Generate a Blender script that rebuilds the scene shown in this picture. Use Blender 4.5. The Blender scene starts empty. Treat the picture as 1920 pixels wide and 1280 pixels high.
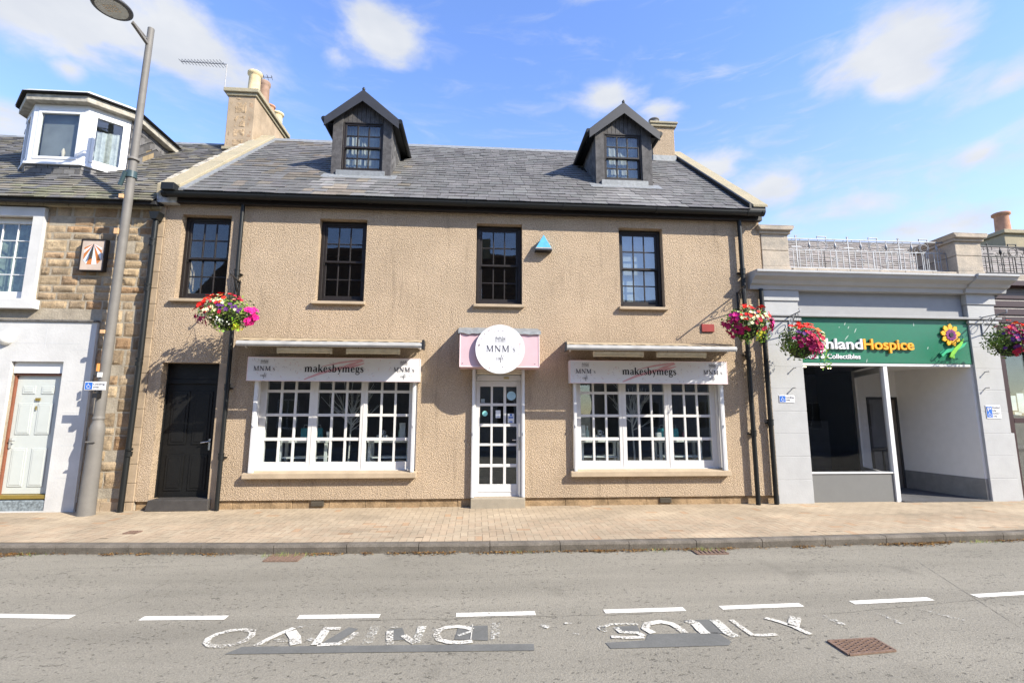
import bpy, math, random
import numpy as np
from mathutils import Vector, Matrix, noise

# ------------------------------------------------------------------ camera, sky, sun, exposure
SC = bpy.context.scene
COL = SC.collection
F, PI_, RO, YA = 912.0, .14616, .00273, .07153
CAM = Vector((0, -9.1, 1.668))
fw = Vector((math.sin(YA)*math.cos(PI_), math.cos(YA)*math.cos(PI_), math.sin(PI_)))
r0 = Vector((math.cos(YA), -math.sin(YA), 0)); u0 = r0.cross(fw)
RT = r0*math.cos(RO)+u0*math.sin(RO); UP = RT.cross(fw)
cd = bpy.data.cameras.new('camera'); cam = bpy.data.objects.new('camera', cd); COL.objects.link(cam)
m3 = Matrix((RT, UP, -fw)).transposed()
cam.matrix_world = Matrix.Translation(CAM) @ m3.to_4x4()
cd.sensor_width = 36; cd.lens = F/1920*36; cd.clip_start = .05; cd.clip_end = 3000
SC.camera = cam
SC.view_settings.view_transform = 'Standard'; SC.view_settings.look = 'None'
SC.view_settings.exposure = 1.25; SC.view_settings.gamma = 1
SUN = Vector((1.45, -1.0, 1.3)).normalized()
EL = math.asin(SUN.z); AZ = math.atan2(SUN.x, SUN.y)
sl = bpy.data.lights.new('sun', 'SUN'); sl.energy = 4.3; sl.angle = math.radians(.5); sl.color = (1, .935, .80)
so = bpy.data.objects.new('sun', sl); COL.objects.link(so); so.location = (10, -20, 20)
so.rotation_euler = SUN.to_track_quat('Z', 'Y').to_euler()

W = bpy.data.worlds.new('World'); SC.world = W; W.use_nodes = True
def N(nt, t, **k):
    n = nt.nodes.new(t)
    for a, b in k.items():
        if a.startswith('i_'):
            key = a[2:]
            n.inputs[int(key) if key.isdigit() else key.replace('_', ' ')].default_value = b
        else: setattr(n, a, b)
    return n
def math_(nt, op, a, b=None, clamp=False):
    n = nt.nodes.new('ShaderNodeMath'); n.operation = op; n.use_clamp = clamp
    for i, s in enumerate((a, b)):
        if s is None: continue
        if hasattr(s, 'links'): nt.links.new(s, n.inputs[i])
        else: n.inputs[i].default_value = s
    return n.outputs[0]
def pray(px, py): return (fw+RT*((px-960)/F)-UP*((py-640)/F)).normalized()
def build_world():
    nt = W.node_tree; nt.nodes.clear(); L = nt.links.new
    out = N(nt, 'ShaderNodeOutputWorld'); bg = N(nt, 'ShaderNodeBackground')
    bg.inputs[1].default_value = SKY_STRENGTH
    sky = N(nt, 'ShaderNodeTexSky', sky_type='NISHITA', sun_disc=False, sun_elevation=EL, sun_rotation=AZ,
            altitude=0, air_density=1.0, dust_density=.25, ozone_density=2.2)
    hs = N(nt, 'ShaderNodeHueSaturation'); hs.inputs['Saturation'].default_value = 1.13; hs.inputs['Value'].default_value = 1.14; hs.inputs['Hue'].default_value=.513
    L(sky.outputs[0], hs.inputs['Color'])
    tc = N(nt, 'ShaderNodeTexCoord'); dirv = tc.outputs['Generated']
    mp = N(nt, 'ShaderNodeMapping'); mp.inputs['Scale'].default_value = (1, 1, 2.0); L(dirv, mp.inputs[0])
    n1 = N(nt, 'ShaderNodeTexNoise', i_Scale=7.0, i_Detail=9.0, i_Roughness=.56, i_Distortion=.25); L(mp.outputs[0], n1.inputs['Vector'])
    mp2 = N(nt, 'ShaderNodeMapping'); mp2.inputs['Scale'].default_value = (1.5, 1, 7.0); mp2.inputs['Rotation'].default_value = (0, .25, 0); L(dirv, mp2.inputs[0])
    n2 = N(nt, 'ShaderNodeTexNoise', i_Scale=5.0, i_Detail=8.0, i_Roughness=.6, i_Distortion=.6); L(mp2.outputs[0], n2.inputs['Vector'])
    # soft cloud banks: (pixel direction, half width, half height, weight)
    blobs = [(120, 30, .30, .11, 1), (330, 60, .24, .12, 1.0), (130, 130, .05, .035, .9), (720, 60, .15, .09, 1), (640, 110, .10, .04, .5),
             (1130, 185, .15, .06, 1.0), (1230, 205, .10, .04, .7), (1680, 75, .17, .08, 1.0), (1690, 140, .08, .05, .8),
             (1330, 320, .13, .05, .9), (1440, 350, .16, .07, 1.0), (1560, 400, .24, .06, .7), (1840, 290, .06, .04, .7),
             (1900, 150, .12, .05, .5), (1760, 420, .25, .07, .6), (-250, 200, .3, .15, 1), (2200, 200, .3, .1, .8)]
    tot = None
    for px, py, sx, sz, w in blobs:
        d = pray(px, py)
        sub = N(nt, 'ShaderNodeVectorMath', operation='SUBTRACT'); L(dirv, sub.inputs[0]); sub.inputs[1].default_value = d
        sc = N(nt, 'ShaderNodeVectorMath', operation='MULTIPLY'); L(sub.outputs[0], sc.inputs[0]); sc.inputs[1].default_value = (1.14/sx, 1.14/sx, 1.14/sz)
        ln = N(nt, 'ShaderNodeVectorMath', operation='LENGTH'); L(sc.outputs[0], ln.inputs[0])
        v = math_(nt, 'SUBTRACT', 1.0, ln.outputs['Value'], True); v = math_(nt, 'MULTIPLY', v, w)
        tot = v if tot is None else math_(nt, 'MAXIMUM', tot, v)
    a = math_(nt, 'MULTIPLY', tot, .62); a = math_(nt, 'ADD', a, n1.outputs['Fac'])
    mr = N(nt, 'ShaderNodeMapRange', interpolation_type='SMOOTHSTEP'); mr.inputs[1].default_value = .63; mr.inputs[2].default_value = .97; L(a, mr.inputs[0])
    wisp = N(nt, 'ShaderNodeMapRange', interpolation_type='SMOOTHSTEP'); wisp.inputs[1].default_value = .5; wisp.inputs[2].default_value = .82; wisp.inputs[4].default_value = .62
    L(n2.outputs['Fac'], wisp.inputs[0])
    sep = N(nt, 'ShaderNodeSeparateXYZ'); L(dirv, sep.inputs[0])
    hz = N(nt, 'ShaderNodeMapRange', interpolation_type='SMOOTHSTEP'); hz.inputs[1].default_value = .62; hz.inputs[2].default_value = .1; hz.inputs[3].default_value = 0; hz.inputs[4].default_value = .45
    L(sep.outputs[2], hz.inputs[0])
    dx = N(nt, 'ShaderNodeMapRange', interpolation_type='SMOOTHSTEP'); dx.inputs[1].default_value = -.2; dx.inputs[2].default_value = .6; dx.inputs[3].default_value=.45; L(sep.outputs[0], dx.inputs[0])
    hzz = math_(nt, 'MULTIPLY', hz.outputs[0], dx.outputs[0])
    wz = math_(nt, 'MULTIPLY', wisp.outputs[0], math_(nt, 'ADD', dx.outputs[0], .0))
    cl = math_(nt, 'MAXIMUM', mr.outputs[0], wz)
    inv = math_(nt, 'MULTIPLY', math_(nt, 'SUBTRACT', 1, cl), math_(nt, 'SUBTRACT', 1, hzz))
    cl = math_(nt, 'SUBTRACT', 1, inv, True)
    n3 = N(nt, 'ShaderNodeTexNoise', i_Scale=11.0, i_Detail=5.0); L(mp.outputs[0], n3.inputs['Vector'])
    cr = N(nt, 'ShaderNodeMix', data_type='RGBA'); cr.inputs[6].default_value = CLOUD_DARK; cr.inputs[7].default_value = CLOUD_LIT
    L(n3.outputs['Fac'], cr.inputs[0])
    mx = N(nt, 'ShaderNodeMix', data_type='RGBA'); L(cl, mx.inputs[0]); L(hs.outputs[0], mx.inputs[6]); L(cr.outputs[2], mx.inputs[7])
    L(mx.outputs[2], bg.inputs[0]); L(bg.outputs[0], out.inputs[0])
SKY_STRENGTH = .15
CLOUD_DARK = (1.8, 1.95, 2.25, 1); CLOUD_LIT = (2.6, 2.65, 2.75, 1)
build_world()

# ------------------------------------------------------------------ helpers
random.seed(7)
R = random.random
def U(a, b): return random.uniform(a, b)
ORG = {}
def tag(o, label=None, cat=None, group=None, kind=None):
    if label: o['label'] = label
    if cat: o['category'] = cat
    if group: o['group'] = group
    if kind: o['kind'] = kind
    return o
def thing(name, loc, label, cat, group=None):
    o = bpy.data.objects.new(name, None); COL.objects.link(o); o.location = loc; o.empty_display_size = .1
    ORG[o.name] = Vector(loc); return tag(o, label, cat, group)
class MB:
    def __init__(s): s.v = []; s.f = []; s.c = []; s.sm = []
    def face(s, pts, c=None, sm=False):
        b = len(s.v); s.v += [tuple(p) for p in pts]; s.f.append(tuple(range(b, b+len(pts)))); s.c.append(c); s.sm.append(sm); return s
    def mesh(s, vs, fs, c=None, sm=False):
        b = len(s.v); s.v += [tuple(p) for p in vs]
        for f in fs: s.f.append(tuple(i+b for i in f)); s.c.append(c); s.sm.append(sm)
        return s
    def box(s, x0, x1, y0, y1, z0, z1, c=None):
        if x0 > x1: x0, x1 = x1, x0
        if y0 > y1: y0, y1 = y1, y0
        if z0 > z1: z0, z1 = z1, z0
        v = [(x, y, z) for z in (z0, z1) for y in (y0, y1) for x in (x0, x1)]
        return s.mesh(v, [(0, 2, 3, 1), (4, 5, 7, 6), (0, 1, 5, 4), (2, 6, 7, 3), (0, 4, 6, 2), (1, 3, 7, 5)], c)
    def bar(s, a, b, w, h=None, up=(0, 0, 1), c=None):
        h = h or w; a = Vector(a); b = Vector(b); d = (b-a).normalized(); up = Vector(up)
        if abs(d.dot(up)) > .99: up = Vector((0, 1, 0))
        x = d.cross(up).normalized(); y = x.cross(d)
        v = [p+x*sx*w/2+y*sy*h/2 for p in (a, b) for sx, sy in ((-1, -1), (1, -1), (1, 1), (-1, 1))]
        return s.mesh(v, [(3, 2, 1, 0), (4, 5, 6, 7), (0, 1, 5, 4), (1, 2, 6, 5), (2, 3, 7, 6), (3, 0, 4, 7)], c)
    def prism(s, poly, a, axis='y', b=None, c=None):
        """poly of 2D points extruded from a to b along axis"""
        def P(p, t):
            if axis == 'y': return (p[0], t, p[1])
            if axis == 'x': return (t, p[0], p[1])
            return (p[0], p[1], t)
        n = len(poly); v = [P(p, a) for p in poly]+[P(p, b) for p in poly]
        area = sum(poly[i][0]*poly[(i+1) % n][1]-poly[(i+1) % n][0]*poly[i][1] for i in range(n))
        flip = (area > 0) != (b > a)
        if axis == 'y': flip = not flip
        fs = [tuple(range(n))[::-1], tuple(range(n, 2*n))]+[(i, (i+1) % n, n+(i+1) % n, n+i) for i in range(n)]
        if flip: fs = [f[::-1] for f in fs]
        return s.mesh(v, fs, c)
    def tube(s, path, r, seg=8, c=None, cap=True):
        P = [Vector(p) for p in path]; n = len(P)
        if not hasattr(r, '__len__'): r = [r]*n
        rings = []; ref = None
        for i in range(n):
            d = (P[min(i+1, n-1)]-P[max(i-1, 0)]).normalized()
            if ref is None: ref = Vector((0, 0, 1)) if abs(d.z) < .9 else Vector((0, 1, 0))
            x = d.cross(ref).normalized(); y = x.cross(d).normalized(); ref = y if abs(d.dot(y)) < .9 else ref
            rings.append([P[i]+(x*math.cos(t)+y*math.sin(t))*r[i] for t in [2*math.pi*k/seg for k in range(seg)]])
        v = [p for q in rings for p in q]; fs = []
        for i in range(n-1):
            for k in range(seg): fs.append((i*seg+k, i*seg+(k+1) % seg, (i+1)*seg+(k+1) % seg, (i+1)*seg+k))
        s.mesh(v, [f[::-1] for f in fs], c, True)
        if cap: s.mesh(rings[0], [tuple(range(seg))], c); s.mesh(rings[-1], [tuple(range(seg))[::-1]], c)
        return s
    def lathe(s, prof, cx, cy, cz=0, seg=20, c=None, axis='z'):
        v = []; fs = []
        for r, z in prof:
            for k in range(seg):
                t = 2*math.pi*k/seg
                if axis == 'z': v.append((cx+r*math.cos(t), cy+r*math.sin(t), cz+z))
                else: v.append((cx+r*math.cos(t), cy+z, cz+r*math.sin(t)))
        for i in range(len(prof)-1):
            for k in range(seg): fs.append((i*seg+k, i*seg+(k+1) % seg, (i+1)*seg+(k+1) % seg, (i+1)*seg+k))
        n = len(prof)
        s.mesh(v, fs, c, True)
        s.mesh(v[:seg], [tuple(range(seg))[::-1]], c); s.mesh(v[(n-1)*seg:], [tuple(range(seg))], c)
        return s
    def sides(s, name, mat, parent, xc, bevel=0, axis=0, **k):
        for sg in (-1, 1):
            m = MB()
            for f, c, sm in zip(s.f, s.c, s.sm):
                P = [s.v[i] for i in f]
                if (sum(p[axis] for p in P)/len(P)-xc)*sg >= 0: m.face(P, c, sm)
            if m.f:
                o = m.build(name, mat, parent, 0, **k)
                if bevel or any(m.sm):
                    import bmesh
                    bm = bmesh.new(); bm.from_mesh(o.data); bmesh.ops.remove_doubles(bm, verts=bm.verts, dist=1e-5); bm.to_mesh(o.data); bm.free()
                if bevel: q = o.modifiers.new('bevel', 'BEVEL'); q.width = bevel; q.segments = 1; q.limit_method = 'ANGLE'; q.angle_limit = math.radians(40)
    def build(s, name, mat, parent=None, bevel=0, seg=2, loc=None, label=None):
        me = bpy.data.meshes.new(name)
        org = ORG.get(parent.name, Vector()) if parent else (Vector(loc) if loc is not None else Vector())
        me.from_pydata([(x-org.x, y-org.y, z-org.z) for x, y, z in s.v], [], s.f)
        if any(c is not None for c in s.c):
            at = me.attributes.new('tint', 'FLOAT_COLOR', 'FACE')
            at.data.foreach_set('color', np.array([((c or (1, 1, 1)) + (1,))[:4] for c in s.c], dtype=np.float32).ravel())
        if any(s.sm): me.polygons.foreach_set('use_smooth', s.sm)
        me.validate(); me.update()
        me.materials.append(mat)
        o = bpy.data.objects.new(name, me); COL.objects.link(o); ORG[o.name] = org
        if parent: o.parent = parent
        elif loc is not None: o.location = org
        if bevel:
            b = o.modifiers.new('bevel', 'BEVEL'); b.width = bevel; b.segments = seg; b.limit_method = 'ANGLE'; b.angle_limit = math.radians(40)
        if label: o['label'] = label
        return o
def one(name, mb, mat, label, cat, group=None, bevel=0, loc=(0, 0, 0)):
    return tag(mb.build(name, mat, None, bevel, loc=loc), label, cat, group)
def copy_tree(o, parent=None, loc=None, label=None):
    c = o.copy(); COL.objects.link(c)
    if parent: c.parent = parent
    if loc is not None: c.location = loc; ORG[c.name] = Vector(loc)
    if label: c['label'] = label
    for ch in list(o.children): copy_tree(ch, c)
    return c

# ------------------------------------------------------------------ materials
def srgb(r, g, b):
    f = lambda c: (c/255/12.92) if c/255 <= .04045 else ((c/255+.055)/1.055)**2.4
    return (f(r), f(g), f(b), 1)
def mat(name, col, rough=.6, spec=.4, metal=0, var=.12, vs=6., bump=0., bs=40., col2=None, fine=0., fs=60., tint=False, coat=0, emit=None):
    m = bpy.data.materials.new(name); m.use_nodes = True; nt = m.node_tree; L = nt.links.new
    p = nt.nodes['Principled BSDF']; p.inputs['Roughness'].default_value = rough; p.inputs['Metallic'].default_value = metal
    p.inputs['Specular IOR Level'].default_value = spec; p.inputs['Coat Weight'].default_value = coat
    tc = N(nt, 'ShaderNodeTexCoord'); V = tc.outputs['Object']
    c2 = col2 or tuple(c*(1-var*1.6) for c in col[:3])+(1,)
    n = N(nt, 'ShaderNodeTexNoise', i_Scale=vs, i_Detail=6., i_Roughness=.6); L(V, n.inputs['Vector'])
    mr = N(nt, 'ShaderNodeMapRange'); mr.inputs[1].default_value = .35; mr.inputs[2].default_value = .68; L(n.outputs['Fac'], mr.inputs[0])
    mx = N(nt, 'ShaderNodeMix', data_type='RGBA'); L(mr.outputs[0], mx.inputs[0]); mx.inputs[6].default_value = col; mx.inputs[7].default_value = c2
    c = mx.outputs[2]
    if fine:
        n2 = N(nt, 'ShaderNodeTexNoise', i_Scale=fs, i_Detail=3., i_Roughness=.7); L(V, n2.inputs['Vector'])
        r2 = N(nt, 'ShaderNodeMapRange'); r2.inputs[1].default_value = .3; r2.inputs[2].default_value = .7; r2.inputs[3].default_value = 1-fine; r2.inputs[4].default_value = 1+fine; L(n2.outputs['Fac'], r2.inputs[0])
        sc = N(nt, 'ShaderNodeVectorMath', operation='SCALE'); L(c, sc.inputs[0]); L(r2.outputs[0], sc.inputs['Scale']); c = sc.outputs[0]
    if tint:
        at = N(nt, 'ShaderNodeAttribute', attribute_name='tint')
        mu = N(nt, 'ShaderNodeMix', data_type='RGBA', blend_type='MULTIPLY'); mu.inputs[0].default_value = 1; L(c, mu.inputs[6]); L(at.outputs['Color'], mu.inputs[7]); c = mu.outputs[2]
    L(c, p.inputs['Base Color'])
    if bump:
        n3 = N(nt, 'ShaderNodeTexNoise', i_Scale=bs, i_Detail=4., i_Roughness=.65); L(V, n3.inputs['Vector'])
        b = N(nt, 'ShaderNodeBump', i_Strength=1., i_Distance=bump); L(n3.outputs['Fac'], b.inputs['Height']); L(b.outputs[0], p.inputs['Normal'])
    rn = N(nt, 'ShaderNodeMapRange'); rn.inputs[3].default_value = max(.02, rough-.08); rn.inputs[4].default_value = min(1, rough+.1); L(n.outputs['Fac'], rn.inputs[0]); L(rn.outputs[0], p.inputs['Roughness'])
    if emit: p.inputs['Emission Color'].default_value = col; p.inputs['Emission Strength'].default_value = emit
    return m
def harling():
    m = bpy.data.materials.new('roughcast'); m.use_nodes = True; nt = m.node_tree; L = nt.links.new
    p = nt.nodes['Principled BSDF']; p.inputs['Roughness'].default_value = .95; p.inputs['Specular IOR Level'].default_value = .15
    V = N(nt, 'ShaderNodeTexCoord').outputs['Object']
    big = N(nt, 'ShaderNodeTexNoise', i_Scale=.9, i_Detail=7., i_Roughness=.62); L(V, big.inputs['Vector'])
    mx = N(nt, 'ShaderNodeMix', data_type='RGBA'); mx.inputs[6].default_value = (.485, .372, .262, 1); mx.inputs[7].default_value = (.39, .298, .208, 1)
    mr = N(nt, 'ShaderNodeMapRange'); mr.inputs[1].default_value = .38; mr.inputs[2].default_value = .72; L(big.outputs['Fac'], mr.inputs[0]); L(mr.outputs[0], mx.inputs[0])
    g = N(nt, 'ShaderNodeTexNoise', i_Scale=52., i_Detail=4., i_Roughness=.7, i_Distortion=.1); L(V, g.inputs['Vector'])
    r2 = N(nt, 'ShaderNodeMapRange'); r2.inputs[1].default_value = .32; r2.inputs[2].default_value = .62; r2.inputs[3].default_value = .55; r2.inputs[4].default_value = 1.2; L(g.outputs['Fac'], r2.inputs[0])
    sc = N(nt, 'ShaderNodeVectorMath', operation='SCALE'); L(mx.outputs[2], sc.inputs[0]); L(r2.outputs[0], sc.inputs['Scale'])
    # rain streaks and soot with their own shape
    mp = N(nt, 'ShaderNodeMapping'); mp.inputs['Scale'].default_value = (5, 1, .55); L(V, mp.inputs[0])
    st = N(nt, 'ShaderNodeTexNoise', i_Scale=1.6, i_Detail=5., i_Roughness=.6); L(mp.outputs[0], st.inputs['Vector'])
    r3 = N(nt, 'ShaderNodeMapRange'); r3.inputs[1].default_value = .55; r3.inputs[2].default_value = .78; r3.inputs[3].default_value = 1; r3.inputs[4].default_value = .72; L(st.outputs['Fac'], r3.inputs[0])
    sc2 = N(nt, 'ShaderNodeVectorMath', operation='SCALE'); L(sc.outputs[0], sc2.inputs[0]); L(r3.outputs[0], sc2.inputs['Scale'])
    L(sc2.outputs[0], p.inputs['Base Color'])
    v = N(nt, 'ShaderNodeTexVoronoi', i_Scale=58.); v.feature = 'SMOOTH_F1'; L(V, v.inputs['Vector'])
    h = math_(nt, 'SUBTRACT', math_(nt, 'MULTIPLY', g.outputs['Fac'], 1.6), math_(nt, 'MULTIPLY', v.outputs['Distance'], .7))
    b = N(nt, 'ShaderNodeBump', i_Strength=1., i_Distance=.020); L(h, b.inputs['Height']); L(b.outputs[0], p.inputs['Normal'])
    return m
def asphalt():
    m = bpy.data.materials.new('worn_asphalt'); m.use_nodes = True; nt = m.node_tree; L = nt.links.new
    p = nt.nodes['Principled BSDF']; p.inputs['Roughness'].default_value = .9; p.inputs['Specular IOR Level'].default_value = .25
    V = N(nt, 'ShaderNodeTexCoord').outputs['Object']
    big = N(nt, 'ShaderNodeTexNoise', i_Scale=.7, i_Detail=5., i_Roughness=.6); L(V, big.inputs['Vector'])
    mx = N(nt, 'ShaderNodeMix', data_type='RGBA'); mx.inputs[6].default_value = (.192, .176, .141, 1); mx.inputs[7].default_value = (.245, .224, .181, 1); L(big.outputs['Fac'], mx.inputs[0])
    g = N(nt, 'ShaderNodeTexNoise', i_Scale=75., i_Detail=4., i_Roughness=.75); L(V, g.inputs['Vector'])
    r2 = N(nt, 'ShaderNodeMapRange'); r2.inputs[1].default_value = .3; r2.inputs[2].default_value = .7; r2.inputs[3].default_value = .72; r2.inputs[4].default_value = 1.25; L(g.outputs['Fac'], r2.inputs[0])
    sc = N(nt, 'ShaderNodeVectorMath', operation='SCALE'); L(mx.outputs[2], sc.inputs[0]); L(r2.outputs[0], sc.inputs['Scale'])
    mp = N(nt, 'ShaderNodeMapping'); mp.inputs['Scale'].default_value = (.75, 1, 1); L(V, mp.inputs[0])
    pit = N(nt, 'ShaderNodeTexNoise', i_Scale=32., i_Detail=3., i_Roughness=.6, i_Distortion=.5); L(mp.outputs[0], pit.inputs['Vector'])
    dens = N(nt, 'ShaderNodeTexNoise', i_Scale=1.3, i_Detail=3.); L(V, dens.inputs['Vector'])
    a = math_(nt, 'ADD', pit.outputs['Fac'], math_(nt, 'MULTIPLY', dens.outputs['Fac'], .22))
    r3 = N(nt, 'ShaderNodeMapRange'); r3.inputs[1].default_value = .715; r3.inputs[2].default_value = .80; r3.inputs[3].default_value = 1; r3.inputs[4].default_value = .50; L(a, r3.inputs[0])
    sc2 = N(nt, 'ShaderNodeVectorMath', operation='SCALE'); L(sc.outputs[0], sc2.inputs[0]); L(r3.outputs[0], sc2.inputs['Scale'])
    mpt = N(nt, 'ShaderNodeMapping'); mpt.inputs['Scale'].default_value = (.12, 1.1, 1); L(V, mpt.inputs[0])
    tk = N(nt, 'ShaderNodeTexNoise', i_Scale=1.6, i_Detail=4., i_Roughness=.6); L(mpt.outputs[0], tk.inputs['Vector'])
    rt = N(nt, 'ShaderNodeMapRange'); rt.inputs[1].default_value = .35; rt.inputs[2].default_value = .7; rt.inputs[3].default_value = 1.1; rt.inputs[4].default_value = .86; L(tk.outputs['Fac'], rt.inputs[0])
    so_ = N(nt, 'ShaderNodeTexNoise', i_Scale=1.1, i_Detail=2., i_Distortion=.6); L(V, so_.inputs['Vector'])
    ro = N(nt, 'ShaderNodeMapRange'); ro.inputs[1].default_value = .66; ro.inputs[2].default_value = .78; ro.inputs[3].default_value = 1.; ro.inputs[4].default_value = .74; L(so_.outputs['Fac'], ro.inputs[0])
    sc3 = N(nt, 'ShaderNodeVectorMath', operation='SCALE'); L(sc2.outputs[0], sc3.inputs[0]); L(math_(nt, 'MULTIPLY', rt.outputs[0], ro.outputs[0]), sc3.inputs['Scale']); sc2 = sc3
    ag = N(nt, 'ShaderNodeTexVoronoi', i_Scale=60.); L(V, ag.inputs['Vector'])
    r4 = N(nt, 'ShaderNodeMapRange'); r4.inputs[1].default_value = .0; r4.inputs[2].default_value = .12; r4.inputs[3].default_value = .35; r4.inputs[4].default_value = 0; L(ag.outputs['Distance'], r4.inputs[0])
    sx = N(nt, 'ShaderNodeSeparateXYZ'); L(ag.outputs['Color'], sx.inputs[0])
    k = math_(nt, 'MULTIPLY', r4.outputs[0], math_(nt, 'GREATER_THAN', sx.outputs[0], .75))
    m2 = N(nt, 'ShaderNodeMix', data_type='RGBA'); L(k, m2.inputs[0]); L(sc2.outputs[0], m2.inputs[6]); m2.inputs[7].default_value = (.5, .47, .42, 1)
    L(m2.outputs[2], p.inputs['Base Color'])
    h = math_(nt, 'ADD', g.outputs['Fac'], math_(nt, 'MULTIPLY', r3.outputs[0], .8))
    b = N(nt, 'ShaderNodeBump', i_Strength=.8, i_Distance=.008); L(h, b.inputs['Height']); L(b.outputs[0], p.inputs['Normal'])
    return m
def glass(name='window_glass', boost=1.5, tintc=(.9, .93, .93, 1)):
    m = bpy.data.materials.new(name); m.use_nodes = True; nt = m.node_tree; L = nt.links.new; nt.nodes.clear()
    out = N(nt, 'ShaderNodeOutputMaterial'); tr = N(nt, 'ShaderNodeBsdfTransparent'); tr.inputs[0].default_value = tintc
    gl = N(nt, 'ShaderNodeBsdfGlossy'); gl.inputs['Roughness'].default_value = .01; gl.inputs[0].default_value = (.95, .97, 1, 1)
    lw = N(nt, 'ShaderNodeLayerWeight'); lw.inputs[0].default_value = .5; fr_ = math_(nt, 'ADD', math_(nt, 'MULTIPLY', math_(nt, 'POWER', lw.outputs['Facing'], 5.), .96), .042)
    n = N(nt, 'ShaderNodeTexNoise', i_Scale=2.2, i_Detail=1.); L(N(nt, 'ShaderNodeTexCoord').outputs['Object'], n.inputs['Vector'])
    b = N(nt, 'ShaderNodeBump', i_Strength=.12, i_Distance=.01); L(n.outputs['Fac'], b.inputs['Height']); L(b.outputs[0], gl.inputs['Normal'])
    mx = N(nt, 'ShaderNodeMixShader'); L(math_(nt, 'MULTIPLY', fr_, boost, True), mx.inputs[0]); L(tr.outputs[0], mx.inputs[1]); L(gl.outputs[0], mx.inputs[2])
    L(mx.outputs[0], out.inputs[0]); return m
def worn_paint(name, col, thr=.5, soft=.06, scale=26.):
    m = bpy.data.materials.new(name); m.use_nodes = True; nt = m.node_tree; L = nt.links.new
    p = nt.nodes['Principled BSDF']; p.inputs['Roughness'].default_value = .75; out = nt.nodes['Material Output']
    V = N(nt, 'ShaderNodeTexCoord').outputs['Object']
    n = N(nt, 'ShaderNodeTexNoise', i_Scale=scale, i_Detail=6., i_Roughness=.72); L(V, n.inputs['Vector'])
    n2 = N(nt, 'ShaderNodeTexNoise', i_Scale=3., i_Detail=3.); L(V, n2.inputs['Vector'])
    a = math_(nt, 'ADD', n.outputs['Fac'], math_(nt, 'MULTIPLY', math_(nt, 'SUBTRACT', n2.outputs['Fac'], .5), .5))
    r = N(nt, 'ShaderNodeMapRange'); r.inputs[1].default_value = thr-soft; r.inputs[2].default_value = thr+soft; L(a, r.inputs[0])
    f = N(nt, 'ShaderNodeTexNoise', i_Scale=90., i_Detail=2.); L(V, f.inputs['Vector'])
    sc = N(nt, 'ShaderNodeVectorMath', operation='SCALE'); sc.inputs[0].default_value = col[:3]
    r2 = N(nt, 'ShaderNodeMapRange'); r2.inputs[1].default_value = .3; r2.inputs[2].default_value = .7; r2.inputs[3].default_value = .8; r2.inputs[4].default_value = 1.08; L(f.outputs['Fac'], r2.inputs[0]); L(r2.outputs[0], sc.inputs['Scale'])
    L(sc.outputs[0], p.inputs['Base Color'])
    tr = N(nt, 'ShaderNodeBsdfTransparent'); mx = N(nt, 'ShaderNodeMixShader'); L(r.outputs[0], mx.inputs[0]); L(p.outputs[0], mx.inputs[1]); L(tr.outputs[0], mx.inputs[2])
    L(mx.outputs[0], out.inputs[0]); return m

HARL = harling(); ASPH = asphalt(); GLASS = glass(); GLASS2 = glass('upper_window_glass', 1.15); GLASS3 = glass('reflective_window_glass', 2.4); GLASS4 = glass('dark_shop_glass', .45, (.9, .9, .9, 1))
STONE = mat('sandstone_rock_face', (.40, .32, .225, 1), .95, .15, var=.3, vs=3., bump=.012, bs=45, fine=.25, fs=70, tint=True)
MORTAR = mat('lime_mortar', (.36, .31, .24, 1), .95, .15, var=.2, vs=5., bump=.01, bs=40, fine=.15)
SAND = mat('dressed_sandstone', (.36, .275, .19, 1), .9, .2, var=.2, vs=2.5, bump=.004, bs=60, fine=.1)
SILL = mat('painted_stone_sill', (.40, .315, .22, 1), .85, .2, var=.12, vs=4, bump=.003, bs=60, fine=.08)
COPE = mat('lichened_coping_stone', (.33, .28, .19, 1), .95, .15, var=.3, vs=3, col2=(.27, .24, .17, 1), bump=.01, bs=30, fine=.2)
WHITE = mat('white_gloss_paint', (.57, .555, .54, 1), .35, .5, var=.03, vs=8, fine=.03)
UPVC = mat('white_plastic', (.60, .60, .60, 1), .3, .5, var=.02)
WHWALL = mat('white_masonry_paint', (.52, .515, .505, 1), .75, .2, var=.10, vs=2, bump=.003, bs=25)
BLACKW = mat('black_brown_timber', (.018, .014, .013, 1), .5, .3, var=.2, vs=12)
BLACKD = mat('black_door_paint', (.008, .008, .008, 1), .5, .22, var=.2, vs=5, bump=.002, bs=20)
GREYW = mat('weathered_dark_boards', (.085, .08, .08, 1), .7, .3, var=.3, vs=10, fine=.2, fs=30)
GUT = mat('black_plastic_gutter', (.010, .011, .011, 1), .45, .3, var=.1)
LEAD = mat('lead_flashing', (.25, .26, .265, 1), .6, .4, metal=.2, var=.2, vs=12, bump=.004, bs=30)
SLATE = mat('roof_slate', (.135, .130, .125, 1), .75, .25, var=.12, vs=9, bump=.004, bs=50, fine=.14, fs=40, tint=True)
DARK = mat('dark_underlay', (.03, .03, .03, 1), .9, .1)
INT = mat('dim_interior_wall', (.13, .115, .10, 1), .9, .1)
INTF = mat('interior_floor', (.07, .05, .04, 1), .6, .3)
PAVE = mat('block_paving', (.43, .35, .255, 1), .9, .2, var=.12, vs=1.2, bump=.003, bs=60, fine=.14, fs=80, tint=True)
JOINT = mat('paving_joint_sand', (.20, .155, .10, 1), .95, .1, var=.2, vs=9)
KERB = mat('granite_kerb', (.155, .135, .112, 1), .9, .2, var=.25, vs=4, bump=.006, bs=40, fine=.2)
PINK = mat('pink_panel', (.58, .39, .42, 1), .4, .4, var=.04)
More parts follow.
